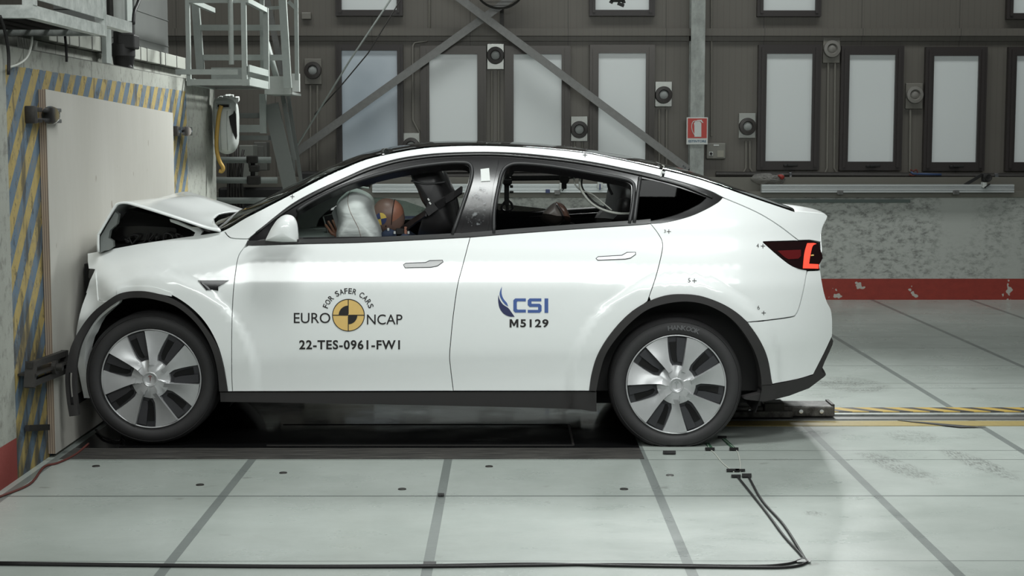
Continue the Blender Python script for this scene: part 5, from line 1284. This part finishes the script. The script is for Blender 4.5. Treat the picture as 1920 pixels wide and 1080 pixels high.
# trolley
e = empty('tow_trolley', PZ(1490, 790), 'worn steel tow trolley on the rail behind the rear wheel', 'trolley')
tm = N('scraped_trolley_steel'); nz = tm.noise(16, 5, 0.7); tm.set(Base_Color=tm.ramp(nz, [(0.35, lin((52, 48, 46))), (0.6, lin((108, 106, 102))), (0.8, lin((150, 148, 144)))]), Roughness=0.5, Metallic=0.3)
xa = PZ(1290, 785).x; xb = PZ(1565, 785).x; bm = bmesh.new(); bx(bm, xa, xb, YC - .10, YC + .10, 0.012, 0.075, .01); bx(bm, xa + .2, xb - .25, YC - .13, YC - .10, 0.012, 0.05, .004); obj('deck', bm, tm.m, e)
bm = bmesh.new(); bx(bm, xb - .42, xb - .30, YC - .125, YC + .0, 0.02, 0.10, .008); obj('buffer', bm, M['dsteel'], e); bm = bmesh.new(); bx(bm, xb - .62, xb - .55, YC - .05, YC + .05, 0.075, 0.13, .006); obj('latch', bm, M['dsteel'], e); bm = bmesh.new(); bx(bm, xb - .02, xb + .0, YC - .09, YC + .09, 0.015, 0.085, .004); obj('buffer', bm, M['dsteel'], e)
bm = bmesh.new()
for q in (-.08, -.2, -.5, -.75): lathe(bm, [(0.012, -.012), (0.012, 0)], (xb + q, YC - .10, .045), 'y', 12)
obj('bolts', bm, M['chrome'], e)
bm = bmesh.new(); bx(bm, xb - .5, xb - .12, YC + .12, YC + .2, 0.004, 0.012); tag(obj('orange_plate', bm, mat('dull_orange_plate', (176, 96, 76), .5)), 'dull orange plate lying behind the tow trolley', 'plate')
# cables on the floor
def fl(pts, r, m_, label, name='floor_cable', z=None, grp=None, cat='cable'):
    bm = bmesh.new(); tube(bm, [PZ(a, b, (z if z is not None else r)) for a, b in c2(pts, 6)], r, 8); return tag(obj(name, bm, m_, None, True), label, cat, grp)
fl([(-10, 1055), (300, 1059), (560, 1061), (800, 1060), (1000, 1057), (1170, 1061), (1400, 1064), (1480, 1063), (1512, 1055), (1508, 1046), (1470, 985), (1430, 940), (1404, 895)], .0055, M['cable'], 'black cable along the foreground turning back to the right hand tape')
fl([(-10, 1057.5), (300, 1061), (560, 1063), (800, 1062.5), (1000, 1060), (1170, 1058), (1400, 1061), (1470, 1058), (1500, 1050), (1505, 1044), (1470, 1005), (1435, 958), (1384, 895)], .0055, M['cable'], 'black cable along the foreground turning back to the left hand tape')
fl([(1376, 885), (1355, 868), (1340, 850), (1331, 842), (1326, 832)], .003, M['pcable'], 'thin pale wire from the left tape to the rear tyre')
fl([(1388, 884), (1388, 868), (1383, 848), (1374, 838), (1354, 822)], .003, M['pcable'], 'thin pale wire from the right tape to behind the rear tyre')
green = mat('green_tape', (60, 92, 72), .5)
def tape(px, py, w, h, label, m_=M['dark'], sl=0.0, grp='black tape pieces holding the wires'):
    bm = bmesh.new(); pts = [PZ(px - w / 2, py + h / 2), PZ(px + w / 2, py + h / 2), PZ(px + w / 2 + sl, py - h / 2), PZ(px - w / 2 + sl, py - h / 2)]
    prism(bm, [(p.x, p.y, 0.0065) for p in pts], (0, 0, .0025)); tag(obj('tape_piece', bm, m_), label, 'tape', grp)
tape(1331, 844, 18, 4, 'black tape on the wire nearest the rear tyre'); tape(1376, 844, 17, 4, 'black tape on the wire right of the tyre')
tape(1354, 822, 17, 3.5, 'black tape farthest back beside the tyre'); tape(1374, 884, 24, 4, 'black tape where the left wire meets the cable, rear one'); tape(1388, 884, 18, 3, 'black tape where the right wire meets the cable, rear one')
tape(1380, 895, 18, 4, 'black tape over the start of the left black cable'); tape(1400, 894, 18, 6, 'black tape over the start of the right black cable')
tape(1255, 850.5, 24, 5, 'black tape square on the floor in front of the rear tyre'); tape(806, 1060, 24, 6, 'black tape holding the foreground cables on the middle joint'); tape(827, 930, 12, 4, 'black tape on the crossing of the middle floor joints'); tape(1507, 1054, 26, 7, 'pale tape square under the cable bend', mat('pale_tape', (150, 152, 150), .4))
for (p, q, lb) in (((1326, 832), (1334, 843), 'short green tape strip running under the tyre'), ((1357, 824), (1376, 842), 'green tape strip between two black tapes')):
    bm = bmesh.new(); a = PZ(*p); b = PZ(*q); bar(bm, (a.x, a.y, .004), (b.x, b.y, .004), .022, .003); tag(obj('green_tape_strip', bm, green), lb, 'tape')
# little black floor caps
for (a, b, lb) in ((180, 874.5, 'leftmost dark floor cap near the barrier'), (375, 909.5, 'dark floor cap right of the leftmost one, nearer the camera'), (531, 887, 'dark floor cap just right of the first floor joint'), (917, 875, 'dark floor cap behind the middle of the white row'), (754, 917.5, 'dark floor cap left of the middle joint'), (1170, 917.5, 'dark floor cap left of the third joint'), (1256, 891.5, 'pale worn floor cap in front of the rear wheel')):
    p = PZ(a, b); bm = bmesh.new(); lathe(bm, [(0.018, 0.004), (0.020, 0.0), (0.020, -.002)], (p.x, p.y, 0), 'z', 20); tag(obj('floor_disc', bm, M['steel'] if b == 891.5 else M['dsteel']), lb, 'floor cap', 'round caps in the floor plates')
fl([(-5, 933), (55, 908), (82, 876), (108, 868), (140, 853), (166, 832)], .006, M['rust'], 'red-brown wire along the foot of the barrier', 'wire', None, None, 'wire')
# debris by the front wheel
bm = bmesh.new(); pts = [PZ(a, b, 0.012) for a, b in c2([(180, 806), (192, 818), (208, 824), (222, 826), (229, 825)], 5)]; tube(bm, pts, 0.007, 8)
bar(bm, PZ(224, 826, .02), PZ(229, 817, .03), .006); bar(bm, PZ(229, 817, .03), PZ(234, 827, .01), .006); tag(obj('trim_fragment', bm, M['gloss_black'], None, True), 'curved broken black trim strip lying under the front wheel', 'debris')

# =================================================================== plywood, clamps
pw = N('plywood_face'); xyz = pw.xyz('Object'); co = pw.co
n1 = pw.noise(1.2, 4, 0.6, (1, 1.6, 0.5), co=co); n2 = pw.noise(16, 4, 0.6, (1, 1.5, 0.35), co=co); n3 = pw.noise(8, 2, 0.4, (1, 1.4, 0.9), co=co)
c = pw.mix(n1, lin((172, 170, 162)), lin((196, 194, 188))); c = pw.mix(pw.math('MULTIPLY', n2, .25), c, lin((160, 155, 146)))
c = pw.mix(pw.math('MULTIPLY', pw.step(n3, 0.75, 0.79), .5), c, lin((110, 92, 74)))
pw.set(Base_Color=c, Roughness=.6)
pe = N('plywood_edge'); xyz = pe.xyz('Object'); f_ = pe.math('FRACT', pe.math('MULTIPLY', xyz[0], 90.0)); pe.set(Base_Color=pe.mix(pe.math('LESS_THAN', f_, .5), lin((168, 152, 134)), lin((126, 110, 98))), Roughness=.7)
yn = PX(95, 500, XPLY).y; yf = PX(328, 400, XPLY).y; zt = PX(92, 168, XPLY).z; zb = 0.02
e = empty('plywood_sheet', (XPLY, (yn + yf) / 2, 0), 'large pale plywood sheet clamped to the striped barrier', 'plywood sheet')
bm = bmesh.new(); zf = PX(327, 212, XPLY).z
prism(bm, [(XPLY - .002, yn, zb), (XPLY - .002, yf, zb), (XPLY - .002, yf, zf), (XPLY - .002, yn, zt)], (.002, 0, 0)); obj('face_veneer', bm, pw.m, e)
bm = bmesh.new(); prism(bm, [(XB + .002, yn, zb), (XB + .002, yf, zb), (XB + .002, yf, zf), (XB + .002, yn, zt)], (XPLY - .004 - XB, 0, 0)); obj('board_edge', bm, pe.m, e)
def clamp(px, py, label, L=0.20, big=True):
    c = PX(px, py, XPLY); x = XPLY; e = empty('board_clamp', c, label, 'clamp', 'steel clamps holding the plywood')
    bm = bmesh.new(); s_ = 0.075 if big else 0.06
    bx(bm, x + .002, x + .028, c.y - L * .05, c.y + L, c.z - s_ / 2, c.z - s_ / 2 + .02, .003); bx(bm, x + .002, x + .028, c.y - L * .05, c.y + L, c.z + s_ / 2 - .02, c.z + s_ / 2, .003); bx(bm, x + .002, x + .014, c.y - L * .05, c.y + L, c.z - s_ / 2, c.z + s_ / 2); obj('jaw', bm, M['steel'], e, 40)
    bm = bmesh.new(); bx(bm, XB + .001, XB + .035, c.y - L * .85, c.y - L * .1, c.z - s_ / 2, c.z - s_ / 2 + .022, .003); bx(bm, XB + .001, XB + .035, c.y - L * .85, c.y - L * .1, c.z + s_ / 2 - .022, c.z + s_ / 2, .003); bx(bm, XB + .001, XB + .05, c.y - L * 1.0, c.y - L * .75, c.z - s_ / 2 - .005, c.z + s_ / 2 + .005, .004); obj('channel', bm, M['dsteel'], e, 40)
    bm = bmesh.new(); lathe(bm, [(0.045 if big else .035, -.008), (0.045 if big else .035, .008)], (x + .034, c.y - L * .06, c.z), 'y', 24); lathe(bm, [(.011, 0), (.011, .05)], (x + .02, c.y, c.z), 'x', 12); obj('washer', bm, M['chrome'], e, 40)
clamp(84, 216, 'steel clamp on the upper near corner of the plywood'); clamp(342, 246, 'small steel clamp on the upper far edge of the plywood', 0.22, False)
c = PX(100, 690, XPLY); e = empty('board_clamp', c, 'long slotted steel clamp low on the near edge of the plywood', 'clamp', 'steel clamps holding the plywood')
bm = bmesh.new(); a = PX(56, 703, XPLY + .02); b = PX(122, 678, XPLY + .02)
for dz in (-.045, .045): bar(bm, a + Vector((0, 0, dz)), b + Vector((0, 0, dz)), .03, .028, Vector((1, 0, 0)))
bar(bm, a + Vector((0, -.01, -.06)), a + Vector((0, .03, .06)), .03, .05, Vector((1, 0, 0))); bar(bm, b + Vector((0, -.02, -.06)), b + Vector((0, .0, .06)), .03, .03, Vector((1, 0, 0))); bar(bm, a + Vector((-.018, 0, 0)), b + Vector((-.018, 0, 0)), .01, .1, Vector((1, 0, 0))); obj('slotted_arm', bm, M['dsteel'], e)
bm = bmesh.new(); c2_ = a.lerp(b, .55); lathe(bm, [(.035, 0), (.035, .02), (.018, .02), (.018, .05)], (XPLY + .035, c2_.y, c2_.z), 'x', 20); obj('bolt', bm, M['dsteel'], e)
bm = bmesh.new(); a = PX(51, 803, XB + .02); b = PX(90, 801, XB + .02); bar(bm, a, b, .02, .03); tag(obj('anchor_bolt', bm, M['dsteel']), 'dark anchor bar at the foot of the barrier below the long clamp', 'anchor')
# loose wires over the barrier
for pp, m_, r_, lb in (([(0, 30), (10, 62), (16, 100), (16, 140)], M['cable'], .008, 'dark cable hanging at the left end of the barrier'), ([(60, 68), (58, 88), (50, 108), (35, 120), (18, 126)], M['pcable'], .006, 'pale cable curving down from the platform to the barrier'), ([(122, 68), (124, 90), (125, 116)], M['cable'], .007, 'short dark cable end hanging below the platform')):
    bm = bmesh.new(); tube(bm, [PX(a, b, XB + .03) for a, b in c2(pp, 5)], r_, 8); tag(obj('hanging_cable', bm, m_, None, True), lb, 'cable', 'cables hanging over the barrier')

# =================================================================== platforms and gear on the left
def platform_grate(bm, x0, x1, y0, y1, z, pitch=0.04, t=0.006, cross=0.0):
    y = y0
    while y < y1: bx(bm, x0, x1, y, y + t, z, z + 0.03); y += pitch
    x = x0
    while x < x1: bx(bm, x, x + t, y0, y1, z + .004, z + .03); x += (cross or 0.12)
XE = -2.20
y0 = PX(62, 20, XE).y; y1 = PX(198, 60, XE).y; zb = PX(198, 68, XE).z; zt = zb + 0.06
e = empty('near_platform', (XE, (y0 + y1) / 2, zb), 'galvanised grated platform over the barrier at the top left corner', 'platform')
bm = bmesh.new(); bx(bm, XE - .05, XE, y0, y1, zb, zt); bx(bm, XE - 1.6, XE - .05, y0, y0 + .05, zb, zt); bx(bm, XE - 1.6, XE - .05, y1 - .05, y1, zb, zt); obj('frame_beam', bm, M['galv_lit'], e)
bm = bmesh.new(); platform_grate(bm, XE - 1.6, XE - .05, y0 + .05, y1 - .05, zb + .03, .045, .012, .10); obj('grating', bm, M['dsteel'], e)
bm = bmesh.new(); bx(bm, XE - .01, XE, y0 + .03, y1, zt + .03, zt + .20); obj('kick_plate', bm, M['galv_lit'], e)
bm = bmesh.new(); bx(bm, XE - .05, XE + .003, y1 - .03, y1 + .02, zb, 4.2); obj('corner_post', bm, M['galv_lit'], e)
bm = bmesh.new(); bx(bm, XE - .05, XE + .003, y0 - .0, y0 + .06, zt, 4.2); obj('near_post', bm, M['galv_lit'], e)
# second beam and posts behind
ya_ = y1; yb_ = PX(248, 62, XE).y
bm = bmesh.new(); bx(bm, XE - .06, XE, ya_ + .02, yb_, zb + .06, zb + .12); tag(obj('bracket_beam', bm, M['galv_lit']), 'short galvanised beam running on from the near platform', 'beam')
def post(px0, px1, py, X, z1, label, m_=M['greypaint'], w=.028):
    a = PX(px0, py, X); b = PX(px1, py, X); bm = bmesh.new(); bx(bm, X - (w or abs(b.y - a.y) * .5), X, a.y, b.y, a.z, z1); tag(obj('steel_post', bm, m_), label, 'post', 'upright posts over the barrier')
post(200, 210, 118, XB - .12, 4.2, 'grey post left of the black motor on the barrier'); post(241, 251, 132, XB - .12, 4.2, 'grey post right of the black motor on the barrier')
bm = bmesh.new(); c = PX(225, 45, XB); tube(bm, [(XB - .02, c.y, c.z), (XB - .02, c.y, 4.2)], .05, 16); tag(obj('white_pipe', bm, M['white'], None, True), 'thick white upright pipe above the black motor', 'pipe')
bm = bmesh.new(); c = PX(213, 40, XB); tube(bm, [(XB - .02, c.y, c.z), (XB - .02, c.y, 4.2)], .02, 10); tag(obj('dark_pipe', bm, M['dsteel'], None, True), 'thin dark upright pipe left of the white pipe', 'pipe')
e = empty('winch_motor', PX(232, 112, XB + .03), 'black motor hanging between two posts on the barrier', 'motor')
c = PX(231, 92, XB - .10); bm = bmesh.new(); lathe(bm, [(.0, -.12), (.06, -.115), (.07, -.05), (.075, -.045), (.075, .03), (.06, .04), (.06, .11), (.0, .115)], tuple(c), 'z', 28); obj('motor_body', bm, M['dark'], e, 40)
bm = bmesh.new(); bx(bm, c.x - .02, c.x + .09, c.y - .07, c.y + .07, c.z + .0, c.z + .09, .01); obj('terminal_box', bm, M['dark'], e)
bm = bmesh.new(); lathe(bm, [(.035, 0), (.035, .16)], (c.x + .02, c.y + .08, c.z + .02), 'z', 16); obj('cable_gland', bm, M['dark'], e, 40)
bm = bmesh.new(); bx(bm, c.x - .03, c.x + .06, c.y - .05, c.y + .03, c.z - .17, c.z - .10, .015); obj('gearbox', bm, M['dark'], e)
# wrapped cable tray
for (a_, b_, lb) in (((60, 70), (206, 108), 'boxed cable tray along the barrier top below the near platform'), ((254, 118), (352, 150), 'boxed cable tray along the barrier top below the duct')):
    XT = XB - .20; ys = max(PX(a_[0], a_[1], XT + .05).y, y1 + .02); ye = PX(b_[0], b_[1], XT + .05).y; zt_ = 2.255; e = empty('cable_tray', (XB, ys, 2.1), lb, 'cable tray', 'cable trays on the barrier')
    bm = bmesh.new(); bx(bm, XT - .10, XT + .05, ys, ye, 2.165, zt_, .004); obj('tray_box', bm, mat('tray_grey', (158, 160, 152), .6), e)
    y = ys + .15
    while y < ye - .03: bm = bmesh.new(); bx(bm, XT - .10, XT + .054, y, y + .008, 2.162, zt_ + .004); y += random.uniform(.16, .42); obj('tray_strap', bm, M['steel'], e)
# galvanised duct
yd0 = PX(253, 60, XB - .32).y; yd1 = PX(315, 60, XB - .32).y; bm = bmesh.new(); bx(bm, XB - .9, XB - .32, yd0, yd1, 2.165, 4.5)
for z in (2.35, 2.55, 2.8): bx(bm, XB - .9, XB - .315, yd0, yd1, z, z + .006)
tag(obj('sheet_metal_duct', bm, mat('dull_duct_metal', (122, 124, 122), .4, metal=.5, var=.15, scale=3)), 'dull grey sheet metal duct standing on the barrier', 'duct')
bm = bmesh.new(); tube(bm, [PX(a, b, XB + .0) for a, b in c2([(262, -5), (258, 8), (252, 22), (250, 45)], 5)], .012, 8); tag(obj('duct_cable', bm, M['cable'], None, True), 'black cable hanging along the left edge of the duct', 'cable')
# middle platform
Ym_ = 11.6; pm = M['greypaint']
e = empty('middle_platform', P(420, 170, Ym_), 'grey railed platform with open grating above the hose reel', 'platform')
a = P(352, 160, Ym_); b = P(468, 152, Ym_); x0 = a.x; x1 = b.x; yB = Ym_ + .95; z0 = a.z
bm = bmesh.new(); bx(bm, x0, x1, Ym_, Ym_ + .04, z0, z0 + .045); bx(bm, x1 - .04, x1, Ym_ + .04, yB, z0, z0 + .06); bx(bm, x0, x1, yB - .04, yB, z0, z0 + .05); bx(bm, x0, x0 + .04, Ym_ + .04, yB, z0, z0 + .05); obj('frame_beam', bm, pm, e)
bm = bmesh.new(); platform_grate(bm, x0 + .04, x1 - .04, Ym_ + .04, yB - .04, z0 + .005, .06, .010, .045); obj('grating', bm, M['steel'], e)
bm = bmesh.new(); p = P(330, 140, Ym_); q = P(447, 130, Ym_); bx(bm, p.x, q.x, Ym_ - .02, Ym_ - .005, p.z, q.z); p2 = P(350, 127, Ym_); bx(bm, x0, x1, yB - .03, yB - .02, z0 + .05, z0 + .17); bx(bm, x1 - .012, x1, Ym_, yB, z0 + .10, z0 + .15); obj('toe_board', bm, pm, e)
zt_ = P(400, 5, Ym_).z
for a_, w_, yy in ((350, .03, Ym_), (457, .036, Ym_), (433, .045, Ym_ - .03)):
    c = P(a_ + (0 if a_ != 350 else 2), 60, yy); bm = bmesh.new()
    if a_ == 433: tube(bm, [(c.x, c.y, z0 + .15), (c.x, c.y, zt_ + .6)], .019, 12)
    else: bx(bm, c.x - w_ / 2, c.x + w_ / 2, yy - .004, yy + .036, z0 - .003, zt_ + .037)
    obj('post', bm, pm, e)
bm = bmesh.new(); bx(bm, x1 - .037, x1 + .003, yB - .037, yB + .003, z0 + .003, zt_ + .037); obj('post', bm, pm, e)
bm = bmesh.new(); bx(bm, x0, x1, Ym_, Ym_ + .04, zt_, zt_ + .04); obj('top_rail', bm, pm, e)
bm = bmesh.new(); bx(bm, x1 - .036, x1 - .002, Ym_ + .04, yB, zt_ + .002, zt_ + .038); bx(bm, x0 + .002, x0 + .036, Ym_ + .04, yB, zt_ + .002, zt_ + .038); obj('top_rail', bm, pm, e)
# gate frame behind it
Yg = 12.8; e = empty('ladder_gate', P(455, 120, Yg), 'grey swung gate frame with two cross bars behind the middle platform', 'gate')
bm = bmesh.new(); bar(bm, P(366, 0, Yg), P(376, 130, Yg), .06, .05); bar(bm, P(371, -20, Yg), P(366, 0, Yg), .06, .05); obj('upright', bm, pm, e)
for yy in (52, 108): bm = bmesh.new(); bar(bm, P(372, yy, Yg), P(532, yy, Yg), .042, .045); obj('cross_bar', bm, pm, e)
bm = bmesh.new(); bar(bm, P(529, -15, Yg), P(540, 165, Yg), .06, .05); obj('upright', bm, pm, e)
# far platform end
e = empty('far_platform', P(530, 160, 13.0), 'far end of the raised walkway with white toe box and tall posts', 'platform'); Yf_ = 13.0
a = P(496, 172, Yf_); b = P(546, 143, Yf_); bm = bmesh.new(); bx(bm, a.x, b.x, Yf_, Yf_ + .02, a.z, b.z); bx(bm, a.x, b.x, Yf_, Yf_ + .6, a.z - .02, a.z); obj('toe_board', bm, mat('pale_toe_board', (176, 180, 176), .45), e)
c = P(553, 60, Yf_); a = P(548, 172, Yf_); b = P(561, 138, Yf_); bm = bmesh.new(); bx(bm, a.x, b.x, Yf_ - .01, Yf_ + .05, a.z, b.z); obj('end_plate', bm, M['white'], e)
for a_, b_, w_ in ((555, 557, .03), (491, 493, .035)): bm = bmesh.new(); bar(bm, P(a_, -20, Yf_), P(b_, 150, Yf_), w_, .04); obj('post', bm, pm, e)
bm = bmesh.new(); bar(bm, P(541, 3, Yf_), P(557, 18, Yf_), .03); bar(bm, P(493, 16, Yf_), P(529, 14, Yf_), .025); obj('rail', bm, pm, e)
bm = bmesh.new(); tube(bm, [P(a, b, Yf_ + .1) for a, b in ((495, 150), (495, 82), (500, 80), (520, 150))], .025, 10); obj('hand_rail', bm, pm, e, True)
bm = bmesh.new(); bar(bm, P(500, -5, 14.0), P(530, 140, 14.0), .05, .03); tag(obj('stay_bar', bm, M['steel']), 'dim slanted bar behind the far platform posts', 'bar')
# stairs below
Ys = 13.4; e = empty('steel_stairs', P(520, 350, Ys), 'steep steel stairs under the walkway beside the hose reel', 'stairs'); sm_ = mat('dim_steel', (104, 108, 105), .5, metal=.2)
bm = bmesh.new(); a0 = P(503, 192, Ys); a1 = P(545, 420, Ys)
bar(bm, P(508, 195, Ys), P(560, 420, Ys), .03, .125); obj('stringer', bm, sm_, e)
bm = bmesh.new(); bar(bm, P(549, 300, Ys + .1), P(549, 420, Ys + .1), .035); bar(bm, P(530, 178, Ys + .1), P(552, 300, Ys + .1), .035); bar(bm, P(540, 178, Ys + .5), P(566, 350, Ys + .5), .03); obj('hand_rail', bm, sm_, e)
for yy, xa_, xb_ in ((216, 448, 488), (241, 448, 490), (258, 448, 503)):
    bm = bmesh.new(); p = P(xa_, yy + 5, Ys); q = P(xb_, yy - 4, Ys); bx(bm, p.x, q.x, Ys, Ys + .22, p.z, q.z); obj('tread', bm, sm_, e)
bm = bmesh.new(); p = P(487, 250, Ys - .05); q = P(498, 176, Ys - .05); bx(bm, p.x, q.x, Ys - .05, Ys, p.z, q.z); p = P(448, 248, Ys - .05); q = P(487, 234, Ys - .05); bx(bm, p.x, q.x - .002, Ys - .046, Ys - .02, p.z, q.z); obj('support_frame', bm, pm, e)
bm = bmesh.new(); p = P(531, 330, Ys + .05); q = P(537, 292, Ys + .05); bx(bm, p.x, q.x, Ys + .05, Ys + .12, p.z, q.z, .006); tag(obj('yellow_level', bm, M['hose']), 'yellow tool standing behind the stair stringer', 'tool')
# hose reel
Yh = 12.55; e = empty('hose_reel', P(424, 240, Yh), 'white hose reel with torn cover and yellow hose beside the barrier', 'hose reel')
pil('reel_case', [(402, 190), (412, 184), (430, 183), (443, 192), (447, 215), (447, 245), (446, 270), (438, 285), (424, 289), (412, 284), (405, 272), (402, 240)], Yh, .13, .13, mat('off_white_reel', (186, 190, 186), .5), e, .35)
a = P(405, 204, Yh - .14); b = P(432, 192, Yh - .14); bm = bmesh.new(); bx(bm, a.x, b.x, Yh - .145, Yh - .10, a.z, b.z, .004); mm = obj('hose_mouth', bm, M['greypaint'], e)
a = P(408, 201, Yh - .15); b = P(429, 196, Yh - .15); bm = bmesh.new(); bx(bm, a.x, b.x, Yh - .150, Yh - .145, a.z, b.z); obj('mouth_slot', bm, M['deep'], mm)
bm = bmesh.new(); prism(bm, [P(a_, b_, Yh - .137) for a_, b_ in [(429, 218), (437, 213), (439, 207), (442, 215), (443, 235), (444, 255), (442, 262), (436, 248), (432, 234)]], (0, .02, 0)); obj('torn_hole', bm, M['deep'], e)
bm = bmesh.new()
for k in range(14): p = P(410 + k * 2.6, 184 + random.uniform(-3, 3) + abs(k - 6) * .6, Yh - .05); q = P(413 + k * 2.6, 183 + random.uniform(-4, 3) + abs(k - 6) * .6, Yh + .02); bar(bm, p, q, .02, .03)
obj('wrapping_film', bm, M['white'], e)
bm = bmesh.new(); tube(bm, [P(a_, b_, Yh - .17) for a_, b_ in c2([(415, 198), (411, 212), (408, 235), (406, 262), (407, 285), (412, 303), (418, 314), (416, 321), (411, 320)], 6)], .016, 10); obj('yellow_hose', bm, M['hose'], e, True)
bm = bmesh.new()
for xx in (414, 426): tube(bm, [P(a_, b_, Yh - .128) for a_, b_ in ((xx, 208), (xx - 1, 240), (xx + 1, 282))], .003, 6)
obj('case_ribs', bm, M['greypaint'], e, True)
# wall pipes, valves, cabinets in the dim corner
Yp = 14.6
for (y_, x1_, lb) in ((300, 508, 'upper horizontal pipe behind the stairs'), (338, 520, 'middle horizontal pipe behind the stairs'), (376, 520, 'lowest horizontal pipe behind the stairs')):
    bm = bmesh.new(); tube(bm, [P(405, y_, Yp), P(x1_, y_, Yp)], .03, 12); tag(obj('wall_pipe', bm, M['greypaint'], None, True), lb, 'pipe', 'horizontal pipes in the dim corner')
e = empty('valve_set', P(475, 320, Yp - .06), 'dark valves joining the upper and middle pipes in the corner', 'valve'); bm = bmesh.new(); tube(bm, [P(474, 296, Yp - .05), P(474, 345, Yp - .05)], .022, 10); obj('valve_pipe', bm, M['dark'], e, True)
bm = bmesh.new()
for a_, b_, s_ in ((473, 299, .05), (477, 316, .045), (476, 338, .06)): p = P(a_, b_, Yp - .06); bx(bm, p.x - s_, p.x + s_, p.y - .04, p.y + .04, p.z - s_ * .7, p.z + s_ * .7, .012)
bar(bm, P(466, 300, Yp - .1), P(468, 315, Yp - .1), .015); obj('valve_bodies', bm, M['dsteel'], e)
bm = bmesh.new(); a = P(449, 345, 15.4); b = P(474, 272, 15.4); bx(bm, a.x, b.x, 15.4, 15.7, a.z, b.z, .01); tag(obj('pale_cabinet', bm, mat('dim_cabinet', (136, 138, 132), .5)), 'narrow pale cabinet behind the valves', 'cabinet')
bm = bmesh.new(); a = P(476, 320, 15.7); b = P(500, 266, 15.7); bx(bm, a.x, b.x, 15.7, 15.9, a.z, b.z, .01); bx(bm, a.x + .03, b.x - .03, 15.685, 15.7, a.z + .12, b.z - .04, .005); tag(obj('grey_cabinet', bm, mat('dim_cabinet_grey', (96, 96, 92), .5)), 'grey wall cabinet right of the narrow pale one', 'cabinet')
bm = bmesh.new()
for k in range(6): tube(bm, [P(430 + 6 * k + random.uniform(-4, 4), 262 + 8 * k * random.random(), 15.2), P(428 + 5 * k, 330 + random.uniform(-20, 30), 15.2), P(424 + 8 * k, 580, 15.2)], .014, 6)
tag(obj('cable_bundle', bm, M['dsteel'], None, True), 'bundle of dim cables hanging behind the pipes', 'cables')
bm = bmesh.new(); a = P(410, 420, 15.6); b = P(560, 352, 15.6); bx(bm, a.x, b.x, 15.6, 15.85, a.z, b.z, .02); tag(obj('dark_crate', bm, M['dark']), 'dark low crate at the foot of the wall behind the stairs', 'crate')
bm = bmesh.new(); a = P(562, 350, 15.5); b = P(610, 322, 15.5); bx(bm, a.x, b.x, 15.5, 15.8, a.z, b.z, .02); tag(obj('dark_box', bm, M['dark']), 'dark box on the ledge below the first round fitting', 'box')
